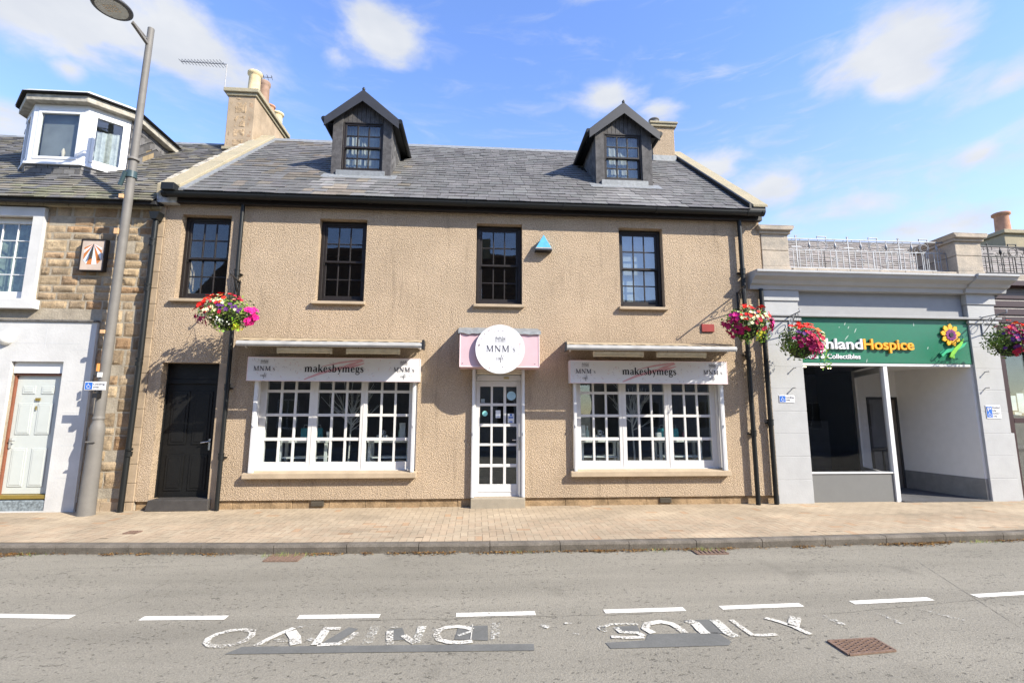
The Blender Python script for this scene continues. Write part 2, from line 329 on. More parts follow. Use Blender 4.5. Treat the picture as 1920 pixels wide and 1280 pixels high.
PINKL = mat('pink_edge', (.80, .62, .64, 1), .4, .4, var=.04)
SIGNW = mat('white_sign_face', (.64, .635, .65, 1), .35, .4, var=.02)
INK = mat('black_lettering', (.015, .015, .02, 1), .5, .3, var=.02)
INKG = mat('grey_lettering', (.10, .10, .12, 1), .5, .3, var=.02)
BRUSH = mat('pink_brush_stroke', (.60, .33, .36, 1), .5, .3, var=.1)
CREAM = mat('cream_metal', (.66, .60, .46, 1), .5, .4, var=.12, vs=10)
CLAY = mat('terracotta_pot', (.45, .24, .15, 1), .9, .2, var=.2, bump=.004)
CREAMPOT = mat('cream_clay_pot', (.62, .50, .30, 1), .85, .2, var=.2)
BROWNPOT = mat('brown_clay_pot', (.30, .20, .15, 1), .9, .2, var=.2)
LAMPG = mat('grey_pole_paint', (.155, .145, .133, 1), .6, .3, var=.1, vs=5, fine=.04)
GREYP = mat('grey_masonry_paint', (.385, .387, .387, 1), .75, .3, var=.06, vs=3, bump=.003, bs=30)
GREYM = mat('mid_grey_paint', (.28, .28, .285, 1), .6, .3, var=.04)
GREYD = mat('dark_grey_paint', (.16, .16, .155, 1), .6, .3, var=.05)
GREEN = mat('green_fascia', (.012, .14, .075, 1), .35, .45, var=.06)
RAILG = mat('galvanised_railing', (.30, .31, .33, 1), .5, .4, metal=.5, var=.2)
PEDS = mat('weathered_parapet_stone', (.44, .37, .29, 1), .95, .15, var=.3, vs=4, col2=(.28, .25, .21, 1), bump=.008, bs=35, fine=.15)
MAROON = mat('maroon_paint', (.035, .012, .013, 1), .4, .4, var=.1)
IRON = mat('black_wrought_iron', (.02, .02, .022, 1), .5, .5, metal=.3)
RUST = mat('rusty_cast_iron', (.20, .13, .095, 1), .85, .3, var=.3, vs=30, col2=(.12, .08, .06, 1), bump=.003)
LEAF = mat('basket_leaf', (.085, .15, .03, 1), .6, .3, var=.2, vs=20, tint=True)
PETAL = mat('petal', (.9, .9, .9, 1), .6, .25, var=.04, tint=True)
ORANGE = mat('orange_letter', (.80, .36, .02, 1), .4, .4, var=.03)
CHROME = mat('brushed_metal', (.6, .6, .6, 1), .25, .5, metal=.9)
CURT = mat('net_curtain', (.34, .34, .32, 1), .9, .1, var=.1, vs=15)
BLIND = mat('pale_blind', (.34, .36, .37, 1), .8, .2, var=.05)
BLUEB = mat('sky_blue_plastic', (.10, .42, .68, 1), .5, .4, var=.15, vs=15)
BLUES = mat('blue_sign_panel', (.02, .13, .50, 1), .4, .4)
REDP = mat('dark_red_plate', (.28, .035, .03, 1), .6, .3)
# ------------------------------------------------------------------ ground
KX = [-40, -12, -6, -2.76, .48, 3.6, 7.6, 13, 40]; KY = [-1.2, -1.95, -2.19, -2.40, -2.51, -2.51, -2.36, -2.05, -1.2]
def ky(x): return float(np.interp(x, KX, KY))
def struct(name, mb, m): return tag(mb.build(name, m), kind='structure')
struct('ground', MB().face([(-1500, -1500, -.2), (1500, -1500, -.2), (1500, 1500, -.2), (-1500, 1500, -.2)]), mat('far_ground', (.2, .2, .15, 1), .95))
RZ = -.11
xs = [-60]+[x*.75 for x in range(-20, 24)]+[60]
rm = MB()
for a, b in zip(xs, xs[1:]): rm.face([(a, -13, RZ), (b, -13, RZ), (b, ky(b)+.05, RZ), (a, ky(a)+.05, RZ)])
road = struct('road', rm, ASPH)
struct('far_pavement', MB().box(-60, 60, -15.2, -13, -.19, .0), mat('concrete_slabs', (.3, .28, .25, 1), .9))
# bedding under the paving
bm = MB()
for a, b in zip(xs, xs[1:]): bm.face([(a, ky(a)+.1, -.006), (b, ky(b)+.1, -.006), (b, 2.5 if b > 60 else .35, -.006), (a, .35, -.006)])
pavement = struct('pavement', bm, JOINT)
pv = MB(); BW, BL, G = .1, .2, .0045
def pblock(x0, y0, w, h, c):
    t = [U(-.0012, .0012) for _ in range(4)]
    pv.face([(x0+G/2, y0+G/2, t[0]), (x0+w-G/2, y0+G/2, t[1]), (x0+w-G/2, y0+h-G/2, t[2]), (x0+G/2, y0+h-G/2, t[3])], c)
def pcol(x, y):
    v = .90+.18*noise.noise(Vector((x*1.1, y*1.8, 3)))+U(-.04, .04)
    c = [v, v*.985, v*.95]
    if R() < .03: c = [v*1.0, v*.84, v*.72]
    elif y < -1.2 and R() < .5: c = [v*1.0, v*.95, v*.90]
    s = noise.noise(Vector((x*.8, y*2.2, 9)))
    if s > .25: c = [q*(1-.5*(s-.25)) for q in c]
    return tuple(c)
for a in range(-160, 170):
    for b in range(-90, 90):
        # horizontal brick at (a, b) where (a - b) % 4 == 0, vertical at (a - b) % 4 == 2 shifted
        x = a*BW; y = b*BW
        if x < -11.5 or x > 14 or y > .3 or y < -3: continue
        k = (a-b) % 4
        if k == 0:
            if y+BW/2 > ky(x+.1)+.235: pblock(x, y, BL, BW, pcol(x, y))
        elif k == 3:
            if y+BW > ky(x)+.27: pblock(x, y, BW, BL, pcol(x, y))
# soldier course along the kerb
x = -11.5
while x < 14:
    y0 = ky(x)+.135; pblock(x, y0, BW, .2, pcol(x, y0)); x += BW
pv.build('block_surface', PAVE, pavement)
km = MB(); x = -11.7
while x < 14:
    x1 = x+.915; a, b = x+.004, x1-.004; ya_, yb = ky(a), ky(b)
    prof = [(0.012, RZ-.02), (.0, -.03), (.012, -.006), (.03, 0), (.13, 0), (.13, RZ-.02)]
    dz = U(-.003, .003)
    vs = [(a, ya_+p, q+dz) for p, q in prof]+[(b, yb+p, q+dz) for p, q in prof]; n = len(prof)
    km.mesh(vs, [tuple(range(n)), tuple(range(n, 2*n))[::-1]]+[(i, n+i, n+(i+1) % n, (i+1) % n) for i in range(n)])
    x = x1
struct('kerb', km, KERB)
# painted marks on the road (children of the road)
def Zp(px, py, z):
    d = pray(px, py); t = (z-CAM.z)/d.z; q = CAM+d*t; return (q.x, q.y)
PW = worn_paint('white_road_paint', (.68, .65, .58), .70, .05)
PW2 = worn_paint('worn_white_road_paint', (.58, .55, .48), .56, .07, 48); PW4 = worn_paint('patchy_white_road_paint', (.58, .56, .49), .52, .07, 50)
PW3 = worn_paint('almost_gone_road_paint', (.56, .54, .48), .445, .06, 45)
PD = mat('grey_bitumen_patch', (.135, .134, .124, 1), .85, .2, var=.12, vs=5, fine=.12, fs=90)
DASH = [(-5.62, -4.93, -4.10), (-4.25, -3.51, -4.19), (-2.889, -2.16, -4.335), (-1.54, -.83, -4.395), (-.158, .55, -4.44), (1.18, 1.93, -4.45), (2.279, 3.075, -4.435), (3.591, 4.435, -4.395), (4.939, 5.70, -4.31), (6.2, 6.95, -4.2), (7.5, 8.2, -4.1)]
for i, (a, b, y) in enumerate(DASH):
    y2 = DASH[i+1][2] if i+1 < len(DASH) else y; s = (y2-y)*.5
    MB().face([(a, y-.045, RZ+.004), (b, y-.045+s, RZ+.004), (b+.0, y+.04+s, RZ+.004), (a, y+.04, RZ+.004)]).build('painted_dash', PW, road)
def zp8(x, y): return Zp(300+x/2.4, 1080+y/2.4, RZ)
def zp6(x, y): return Zp(960+x/2, 930+y/2, RZ)
for f_, poly in ((zp8, [(290, 352), (370, 318), (1682, 305), (1685, 335), (1000, 343)]), (zp8, [(725, 303), (850, 230), (893, 238), (790, 305)]), (zp8, [(1028, 240), (1090, 232), (1110, 285), (1050, 290)]),
                 (zp8, [(1325, 285), (1345, 225), (1475, 222), (1477, 290)]), (zp6, [(350, 550), (500, 541), (510, 518), (770, 512), (822, 545), (815, 560), (370, 572)]), (zp6, [(385, 490), (470, 485), (482, 512), (400, 514)]), (zp6, [(640, 466), (750, 462), (802, 516), (745, 514), (700, 480)])):
    MB().face([(*f_(*p), RZ+.004) for p in poly][::-1]).build('bitumen_patch', PD, road)
def stroke_poly(mb, pts, w, z):
    P = [Vector((p[0], p[1])) for p in pts]; n = len(P); L_, R_ = [], []
    closed = (P[0]-P[-1]).length < 1e-6
    for i in range(n):
        if closed and i in (0, n-1): d = P[1]-P[-2]
        else: d = P[min(i+1, n-1)]-P[max(i-1, 0)]
        d.normalize(); nn = Vector((-d.y, d.x)); ww = w[i] if hasattr(w, '__len__') else w
        L_.append(P[i]+nn*ww/2); R_.append(P[i]-nn*ww/2)
    for i in range(n-1): mb.face([(*R_[i], z), (*R_[i+1], z), (*L_[i+1], z), (*L_[i], z)])
def za(x, y): return Zp(370+x/4.8, 1150+y/4.8, RZ)
def zb_(x, y): return Zp(740+x/4.8, 1150+y/4.8, RZ)
def zc_(x, y): return Zp(1120+x/4.571, 1130+y/4.571, RZ)
LET = [(za, [(80, 265), (100, 230), (180, 190), (300, 158), (430, 150), (495, 168), (490, 205), (430, 250), (330, 285), (200, 302), (110, 295), (80, 265)], .05, PW2), (za, [(360, 135), (415, 118)], .03, PW3), (za, [(490, 165), (532, 152)], .02, PW2),
       (za, [(525, 298), (640, 235), (760, 180), (870, 135)], .05, PW2), (za, [(840, 165), (880, 220), (885, 285)], .085, PW2), (za, [(660, 245), (870, 250)], .045, PW3), (za, [(900, 130), (1040, 110)], .03, PW3),
       (za, [(1060, 288), (1110, 225), (1160, 150)], .07, PW2), (za, [(1130, 140), (1290, 140)], .055, PW2), (za, [(1080, 288), (1270, 280), (1380, 225), (1430, 175)], .05, PW2), (za, [(1000, 250), (1050, 230)], .05, PW3),
       (za, [(1530, 278), (1565, 200), (1610, 110)], .08, PW4), (za, [(1420, 215), (1500, 180)], .05, PW3),
       (za, [(1735, 285), (1730, 225), (1735, 160)], .055, PW2), (za, [(1740, 130), (1810, 128)], .014, PW2), (zb_, [(80, 200), (125, 235), (185, 272)], .055, PW2), (zb_, [(185, 272), (220, 200), (250, 120)], .07, PW4), (zb_, [(310, 165), (370, 140)], .04, PW3),
       (zb_, [(700, 148), (640, 130), (560, 122), (470, 130), (400, 155), (375, 195), (400, 240), (480, 262), (590, 268), (700, 255)], .055, PW2), (zb_, [(685, 235), (702, 105)], .008, PW2), (zb_, [(570, 205), (690, 165)], .03, PW3),
       (zb_, [(915, 90), (905, 240)], .07, PW3), (zb_, [(1310, 110), (1390, 130)], .05, PW3), (zb_, [(1530, 92), (1600, 98)], .03, PW3), (zb_, [(1600, 185), (1660, 195)], .03, PW3), (zb_, [(1850, 125), (1900, 170)], .06, PW3),
       (zc_, [(350, 190), (240, 182), (110, 190), (50, 215)], .035, PW4), (zc_, [(160, 215), (200, 255), (350, 262), (400, 290)], .045, PW4), (zc_, [(120, 295), (260, 305), (400, 298)], .045, PW2), (zc_, [(40, 200), (60, 240)], .06, PW3),
       (zc_, [(480, 265), (410, 225), (430, 185), (540, 165), (640, 185), (700, 220), (750, 262)], .065, PW2), (zc_, [(770, 155), (840, 180), (890, 235), (930, 270)], .085, PW2),
       (zc_, [(1000, 150), (1060, 200), (1120, 260), (1190, 298)], .085, PW4), (zc_, [(1150, 150), (1230, 210), (1330, 280), (1430, 282), (1540, 275)], .045, PW2),
       (zc_, [(1440, 132), (1560, 165), (1680, 205), (1760, 245), (1830, 275)], .05, PW2), (zc_, [(1700, 125), (1690, 165), (1680, 205)], .09, PW2),
       (zp6, [(1165, 446), (1245, 486)], .06, PW3), (zp6, [(1340, 425), (1465, 482)], .05, PW3), (zp6, [(1530, 424), (1700, 470)], .04, PW3)]
for f_, pts, w_, m in LET:
    mb = MB(); q = [f_(*p) for p in pts]; d = []
    for a, b in zip(q, q[1:]): d += [(a[0]+(b[0]-a[0])*t/4, a[1]+(b[1]-a[1])*t/4) for t in range(4)]
    d.append(q[-1]); stroke_poly(mb, d, w_, RZ+.0085); mb.build('painted_letter', m, road)

# thin cracks and the long joint in the surface
CRK = mat('road_crack', (.07, .065, .055, 1), .95)
random.seed(21)
for x0, y0, x1, y1, w in ((-1.0, -4.50, 1.6, -4.52, .006), (-6.5, -2.9, -2.9, -2.82, .004), (3.2, -4.62, 6.8, -4.2, .005), (-3.9, -5.2, -3.2, -3.4, .004), (4.6, -5.0, 5.4, -3.2, .004)):
    n = int(math.hypot(x1-x0, y1-y0)/.06); pts = []; o = 0
    for i in range(n+1): o = o*.9+U(-.008, .008); pts.append((x0+(x1-x0)*i/n+o*.4, y0+(y1-y0)*i/n+o))
    mb = MB(); stroke_poly(mb, pts, [w*U(.2, 1.3) for _ in pts], RZ+.0015); mb.build('road_crack', CRK, road)
random.seed(7)
# iron covers in road and pavement
def grid_cover(name, corners, z, label, cat, bars, studs):
    P = [Vector((*c, z)) for c in corners]; c0 = sum(P, Vector())/4
    t = thing(name, c0, label, cat); mb = MB(); n = 4
    for i in range(4): mb.bar(P[i], P[(i+1) % 4], .018, .012)
    mb.build('cover_frame', RUST, t); mb = MB()
    mb.face([c0+(p-c0)*.97-Vector((0, 0, .003)) for p in P])
    def at(u, v): return (P[0]*(1-u)+P[1]*u)*(1-v)+(P[3]*(1-u)+P[2]*u)*v
    for i in range(bars):
        u = (i+.5)/bars
        mb.bar(at(u-.02, .08), at(u+.02, .92), .022, .012)
    for i in range(studs):
        for j in range(studs):
            if (i+j) % 2: continue
            q = at((i+.7)/(studs+.4), (j+.7)/(studs+.4)); mb.bar(q-Vector((.014, 0, 0)), q+Vector((.014, 0, 0)), .016, .010)
    mb.build('cover_plate', RUST, t); return t
grid_cover('manhole_cover', [(2.79, -5.37), (3.19, -5.33), (3.19, -5.13), (2.79, -5.15)], RZ+.008, 'rusty rectangular manhole cover with studded plate set in the road', 'manhole cover', 0, 11)
grid_cover('drain_grate', [(-2.54, -2.72), (-2.14, -2.74), (-2.14, -2.46), (-2.54, -2.44)], RZ+.008, 'rusty gully grate with slanted bars and weeds against the left of the kerb', 'drain', 7, 0)
grid_cover('drain_grate', [(2.84, -2.76), (3.24, -2.76), (3.24, -2.58), (2.84, -2.57)], RZ+.008, 'gully grate half buried in dead leaves at the kerb right of the door', 'drain', 7, 0)
grid_cover('stopcock_cover', [(-4.86, -1.68), (-4.70, -1.68), (-4.70, -1.54), (-4.86, -1.54)], .006, 'small rusty utility lid set in the block paving near the black door', 'utility cover', 3, 0)
# dead leaves and weeds in the gutter
lm = MB(); tones = [(.42, .25, .10), (.30, .17, .08), (.60, .43, .2), (.22, .15, .09), (.5, .36, .17)]
for i in range(16000):
    x = U(-10, 11); d = noise.noise(Vector((x*.9, 1, 5)))+.12+.25*noise.noise(Vector((x*4, 2, 1)))
    if R() > max(.03, d*2.2): continue
    y = ky(x)-abs(random.gauss(0, .03))*(1+max(0, d)*2.2)-.002; s = U(.006, .02); a = U(0, 6.28); z = RZ+U(.006, .022)
    u = Vector((math.cos(a), math.sin(a), U(-.5, .5)))*s; v = Vector((-math.sin(a), math.cos(a), U(-.5, .5)))*s*.55; c = Vector((x, y, z))
    lm.face([c-u, c-v, c+u, c+v], random.choice(tones))
tag(lm.build('leaf_litter', mat('dead_leaves', (.42, .36, .3, 1), .9, .1, tint=True)), 'dry brown leaves and grit lying along the kerb', 'dead leaves', kind='stuff')
wm = MB()
for cx, cy, n in ((-2.45, -2.5, 60), (-2.2, -2.52, 25), (3.0, -2.6, 50), (2.4, -2.55, 20), (7.1, -2.42, 50), (-5.5, -2.26, 20), (.6, -2.53, 15)):
    for i in range(n):
        p = Vector((cx+random.gauss(0, .12), cy+random.gauss(0, .03), RZ)); a = U(0, 6.28); h = U(.02, .06); t = Vector((math.cos(a)*.03, math.sin(a)*.03, h))
        wm.face([p-Vector((.003, 0, 0)), p+Vector((.003, 0, 0)), p+t], random.choice([(.30, .42, .10), (.5, .5, .16), (.25, .34, .1)]))
tag(wm.build('gutter_weeds', mat('weed_grass', (.6, .6, .6, 1), .8, .2, tint=True)), 'thin green weeds growing in the gutter by the grates', 'weeds', kind='stuff')
# ------------------------------------------------------------------ building helpers
def wall_mesh(mb, x0, x1, z0, z1, holes, yf, yb, skip_caps=False):
    xs_ = sorted({x0, x1}|{h[0] for h in holes}|{h[1] for h in holes}); zs_ = sorted({z0, z1}|{h[2] for h in holes}|{h[3] for h in holes})
    def hole(x, z): return any(h[0] < x < h[1] and h[2] < z < h[3] for h in holes)
    for a, b in zip(xs_, xs_[1:]):
        for c, d in zip(zs_, zs_[1:]):
            if hole((a+b)/2, (c+d)/2): continue
            mb.face([(a, yf, c), (b, yf, c), (b, yf, d), (a, yf, d)]); mb.face([(b, yb, c), (a, yb, c), (a, yb, d), (b, yb, d)])
    for a, b, c, d in holes:
        mb.face([(a, yf, c), (a, yf, d), (a, yb, d), (a, yb, c)]); mb.face([(b, yf, d), (b, yf, c), (b, yb, c), (b, yb, d)])
        mb.face([(a, yf, d), (b, yf, d), (b, yb, d), (a, yb, d)]); mb.face([(a, yf, c), (a, yb, c), (b, yb, c), (b, yf, c)])
    mb.face([(x0, yf, z0), (x0, yf, z1), (x0, yb, z1), (x0, yb, z0)][::-1]); mb.face([(x1, yf, z0), (x1, yf, z1), (x1, yb, z1), (x1, yb, z0)])
    mb.face([(x0, yf, z1), (x1, yf, z1), (x1, yb, z1), (x0, yb, z1)]); mb.face([(x0, yf, z0), (x0, yb, z0), (x1, yb, z0), (x1, yf, z0)])
    return mb
SL = .863
def slates(mb, x0, x1, y0, y1, zf, skip=None, ex=.2, w=.25, stain=None, th=.014, base=1.):
    """slates on the plane z = zf(y)"""
    sl = math.hypot(1, zf(1)-zf(0)); cy = 1/sl; cz = (zf(1)-zf(0))/sl; nrm = Vector((0, -cz, cy))
    n = int((y1-y0)*sl/ex)+1
    for i in range(n):
        s0 = i*ex; x = x0-(w/2 if i % 2 else 0)-U(0, .03)
        while x < x1:
            ww = w*U(.8, 1.2); a = max(x, x0); b = min(x+ww, x1); x += ww
            if b-a < .04: continue
            ym = y0+(s0+ex/2)*cy
            if skip and skip((a+b)/2, ym): continue
            s1 = min(s0+ex*1.12, (y1-y0)*sl)
            P0 = Vector((0, y0+s0*cy, zf(y0)+s0*cz)); P1 = Vector((0, y0+s1*cy, zf(y0)+s1*cz)); t = th*U(.7, 1.5); k = U(-.004, .004)
            g = .003
            v = [Vector((a+g, 0, 0))+P0+nrm*.002, Vector((b-g, 0, 0))+P0+nrm*.002, Vector((b-g, 0, 0))+P0+nrm*(t+k), Vector((a+g, 0, 0))+P0+nrm*(t-k), Vector((a+g, 0, 0))+P1+nrm*.003, Vector((b-g, 0, 0))+P1+nrm*.003]
            q = base*U(.83, 1.12); c = [q*U(.98, 1.02), q*U(.98, 1.02), q]
            if stain: c = stain((a+b)/2, ym, c)
            mb.mesh(v, [(0, 1, 2, 3), (3, 2, 5, 4), (0, 3, 4), (1, 5, 2)], tuple(c))
def sash(parent, name, x0, x1, z0, z1, y, fm, gm, cols=3, rows=4, fr=.055, bar=.024, back=None, label=None):
    """double-hung sash window: outer frame, two sashes with bars; pane as sub-part"""
    mb = MB(); zm = (z0+z1)/2
    mb.box(x0, x0+fr, y, y+.12, z0, z1); mb.box(x1-fr, x1, y, y+.12, z0, z1); mb.box(x0+fr, x1-fr, y, y+.12, z1-fr, z1); mb.box(x0+fr, x1-fr, y-.02, y+.12, z0, z0+.045)
    for k, (a, b, yy) in enumerate(((zm-.02, z1-fr, y+.018), (z0+.045, zm+.02, y+.058))):
        X0, X1 = x0+fr+.002, x1-fr-.002; st = .045
        mb.box(X0, X0+st, yy, yy+.035, a, b); mb.box(X1-st, X1, yy, yy+.035, a, b); mb.box(X0+st, X1-st, yy, yy+.035, b-.04, b-.001); mb.box(X0+st, X1-st, yy, yy+.035, a+.001, a+(.04 if k == 0 else .075))
        ia, ib = a+(.04 if k == 0 else .075), b-.04
        for c in range(1, cols):
            x = X0+st+(X1-X0-2*st)*c/cols; mb.box(x-bar/2, x+bar/2, yy+.005, yy+.03, ia, ib)
        for r in range(1, rows//2):
            z = ia+(ib-ia)*r/(rows//2); mb.box(X0+st, X1-st, yy+.007, yy+.028, z-bar/2, z+bar/2)
        if k == 0:
            for X in (X0+.012, X1-.012): mb.prism([(X-.012, a), (X+.012, a), (X+.006, a-.05), (X-.006, a-.05)], yy+.004, 'y', yy+.03)
    o = mb.build(name, fm, parent, .003, 1, label=label)
    p = MB(); p.box(x0+fr, x1-fr, y+.034, y+.037, zm, z1-fr); p.box(x0+fr, x1-fr, y+.074, y+.077, z0+.05, zm+.001); p.build('pane', gm, o)
    if back: 
        mb = MB(); n = 24; xa, xb = x0-.03, x1+.03
        for i in range(n):
            a = xa+(xb-xa)*i/n; b = xa+(xb-xa)*(i+1)/n; amp = .010 if back is CURT else .0; f = lambda t: y+.17+amp*math.sin(t*70)
            mb.face([(a, f(a), z0-.05), (b, f(b), z0-.05), (b, f(b), z1), (a, f(a), z1)], sm=True)
        mb.build('net_curtain' if back is CURT else 'blind', back, o)
    return o
def pipe(parent, x, y, z0, z1, r, joints, mat_=None, name='downpipe'):
    mb = MB(); mb.tube([(x, y, z0), (x, y, z1)], r, 12)
    for z in joints: mb.tube([(x, y, z-.05), (x, y, z+.05)], r*1.28, 12); mb.tube([(x, y, z+.05), (x, y, z+.065)], r*1.45, 12)
    for z in joints: mb.box(x-r*1.8, x+r*1.8, y+.02, y+.10, z-.02, z+.0)
    return mb.build(name, mat_ or GUT, parent)
def chimney_pot(parent, x, y, z, r, h, m, flare=1.18):
    mb = MB(); mb.lathe([(r*1.1, 0), (r*1.05, h*.06), (r*.98, h*.12), (r*.9, h*.8), (r*.95, h*.84), (r*flare, h*.88), (r*flare, h*.97), (r, h), (r*.8, h), (r*.75, h*.7)], x, y, z, 18)
    return mb.build('chimney_pot', m, parent)

# ------------------------------------------------------------------ cafe building
def rock(mb, x0, x1, z0, z1, dep, flat=0, c=None, yo=0):
    nx = max(3, int((x1-x0)/.035)); nz = max(3, int((z1-z0)/.035)); vs = []; fs = []
    sx, sz = U(0, 99), U(0, 99)
    for j in range(nz+1):
        for i in range(nx+1):
            u, v = i/nx, j/nz; e = min(u, 1-u)*(x1-x0); g = min(v, 1-v)*(z1-z0); k = min(1, min(e, g)/.035)
            x = x0+(x1-x0)*u; z = z0+(z1-z0)*v
            n = noise.noise(Vector((x*9+sx, z*9, sz)))*.5+noise.noise(Vector((x*24, z*24+sx, 2)))*.35
            y = yo+.010-k*(dep*(.55+n*(1-flat)))
            vs.append((x+noise.noise(Vector((x*7, z*7, 8)))*.010, y, z+noise.noise(Vector((x*7, z*7, 5)))*.010))
    for j in range(nz):
        for i in range(nx): a = j*(nx+1)+i; fs.append((a, a+1, a+nx+2, a+nx+1))
    mb.mesh(vs, fs, c, False)
cafe = thing('cafe_building', (-.05, 0, 0), 'tan roughcast two-storey cafe building with grey slate roof, black dormers and black sash windows', 'building')
WX = [-5.544, -3.034, -.044, 2.777]; WW = .89; WB, WT = 3.76, 5.337
LH = (-3.98, -1.09, .62, 2.62); RH = (1.80, 4.67, .62, 2.62); DH = (-.05, .87, .17, 2.56); BH = (-5.62, -4.63, .18, 2.55)
holes = [(x, x+WW, WB-.03, WT) for x in WX]+[LH, RH, DH, BH]
XL, XR = -5.835, 5.70
wm_ = wall_mesh(MB(), XL, XR, .15, 5.86, holes, 0, .24)
wm_.build('front_wall', HARL, cafe)
PLN = mat('plinth_sandstone', (.34, .235, .135, 1), .95, .15, var=.3, vs=5, bump=.012, bs=30, fine=.2)
for x0, x1 in ((XL, BH[0]), (BH[1], DH[0]), (DH[1], XR)):
    x = x0; mb = MB()
    while x < x1-.02:
        e = min(x1, x+U(.35, .8)); d = U(.035, .05)
        mb.box(x+.001, e-.001, d, .24, -.05, .148-U(0, .006)); x = e
    mb.build('stone_plinth', PLN, cafe, .008)
for vx in (-2.78, 3.52):
    mb = MB(); mb.box(vx-.11, vx+.11, .018, .05, .035, .125)
    for k in range(4): mb.box(vx-.10, vx+.10, .012, .018, .045+k*.02, .055+k*.02)
    mb.build('vent_grille', mat('grey_vent', (.10, .085, .065, 1), .9, .1), cafe)
mb = MB()
for sx in (XL, XR-.24):
    mb.face([(sx+.001, .24, -.05), (sx+.001, 7, -.05), (sx+.001, 7, 5.86), (sx+.001, 3.5, 8.86), (sx+.001, .24, 5.86)]); mb.face([(sx+.239, .24, -.05), (sx+.239, .24, 5.86), (sx+.239, 3.5, 8.86), (sx+.239, 7, 5.86), (sx+.239, 7, -.05)])
mb.box(XL, XR, 7, 7.2, -.05, 5.86); mb.build('side_and_rear_walls', HARL, cafe)
# interior shell
mb = MB(); mb.box(XL+.25, XR-.25, .25, 6.9, 2.78, 2.98); mb.build('upper_floor', INT, cafe)
mb = MB(); mb.box(XL+.25, XR-.25, .25, 6.9, .02, .16); mb.build('ground_floor', INTF, cafe)
mb = MB(); mb.box(XL+.26, XR-.26, 4.2, 4.25, .16, 2.78); mb.box(XL+.26, XR-.26, 3.4, 3.45, 2.98, 5.9)
for x in (-4.3, -1.3, 1.8): mb.box(x, x+.08, .25, 3.4, 2.98, 5.9)
mb.box(-4.42, -4.34, .25, 4.2, .16, 2.78); mb.box(-.55, -.5, 1.6, 4.2, .16, 2.78)
mb.build('partition_walls', INT, cafe)
mb = MB(); mb.box(XL+.25, XR-.25, .25, 6.9, 5.70, 5.74); mb.build('upper_ceiling', INT, cafe)
# smooth stone margins of the black door
mb = MB(); mb.box(-4.63, -4.49, -.012, .1, .0, 2.55); mb.build('door_margin', SAND, cafe)
# windows
for i, x in enumerate(WX):
    s = sash(cafe, 'sash_window', x+.01, x+WW-.01, WB-.01, WT-.02, .13, BLACKW, GLASS3 if i == 3 else GLASS2, back=BLIND if i == 3 else None)
    sb = MB(); sb.prism([(-.085, 3.66), (-.085, 3.712), (.13, 3.752), (.13, 3.66)], x-.045, 'x', x+WW+.035)
    sb.build('window_sill', SILL, cafe, .006)
# shopfront windows
def shop_window(x_edges, H, lab):
    x0, x1 = H[0]+.06, H[1]-.06; y = .10
    mb = MB(); z0, z1 = .655, 2.60
    groups = x_edges; zb = [.79, 1.165, 1.22, 1.60, 1.65, 2.03, 2.08, 2.46]
    xs_ = [x0]+[v for g in groups for v in g]+[x1]
    for a, b in zip(xs_[::2], xs_[1::2]): mb.box(a, b, y, y+.09, z0, z1)
    for a, b in groups:
        mb.box(a, b, y+.002, y+.088, z0, zb[0]); mb.box(a, b, y+.002, y+.088, zb[-1], z1)
        for c, d in zip(zb[1::2][:-1], zb[2::2]): mb.box(a, b, y+.012, y+.06, c, d)
        w = (b-a)
        for k in (1, 2):
            xc = a+w*k/3
            for c, d in zip(zb[::2], zb[1::2]): mb.box(xc-.02, xc+.02, y+.014, y+.058, c, d)
    # raised casement stiles
    for a, b in zip(xs_[2:-1:2], xs_[3:-1:2]): mb.box((a+b)/2-.008, (a+b)/2+.008, y-.006, y, z0+.01, z1)
    mb.box(x0-.03, x1+.03, y-.03, y+.1, z0-.045, z0)
    o = mb.build('shop_window', WHITE, cafe, .005, 2, label=lab)
    p = MB(); [p.box(a, b, y+.034, y+.04, zb[0], zb[-1]) for a, b in groups]; p.build('pane', GLASS, o)
    # reveal lining boards
    q = MB(); q.box(H[0]+.002, H[0]+.06, .02, .19, .66, 2.6); q.box(H[1]-.06, H[1]-.002, .02, .19, .66, 2.6); q.sides('reveal_lining', WHITE, o, (H[0]+H[1])/2)
    s_ = MB(); s_.prism([(-.115, .525), (-.115, .618), (.16, .656), (.16, .525)], H[0]-.07, 'x', H[1]+.03+(.05 if H is RH else 0)); s_.build('shop_sill', SILL, cafe, .008)
shop_window([(-3.81, -3.05), (-2.90, -2.13), (-2.01, -1.25)], LH, 'wide white shop window left of the cafe door, three casements of small panes')
shop_window([(1.97, 2.71), (2.85, 3.60), (3.75, 4.51)], RH, 'wide white shop window right of the cafe door, three casements of small panes')
# shutter guide rails
for a, b, z0, z1 in ((-3.955, -3.885, .625, 2.25), (-1.165, -1.11, .625, 2.25), (1.80, 1.85, .625, 2.25), (4.62, 4.69, .625, 2.25)):
    mb = MB(); mb.box(a, b, -.10, -.02, z0, z1); mb.box(a+.018, b-.018, -.104, -.1, z0, z1); mb.box((a+b)/2-.012, (a+b)/2+.012, -.125, -.105, 1.42, 1.46)
    mb.build('shutter_rail', UPVC, cafe, .003, 1)
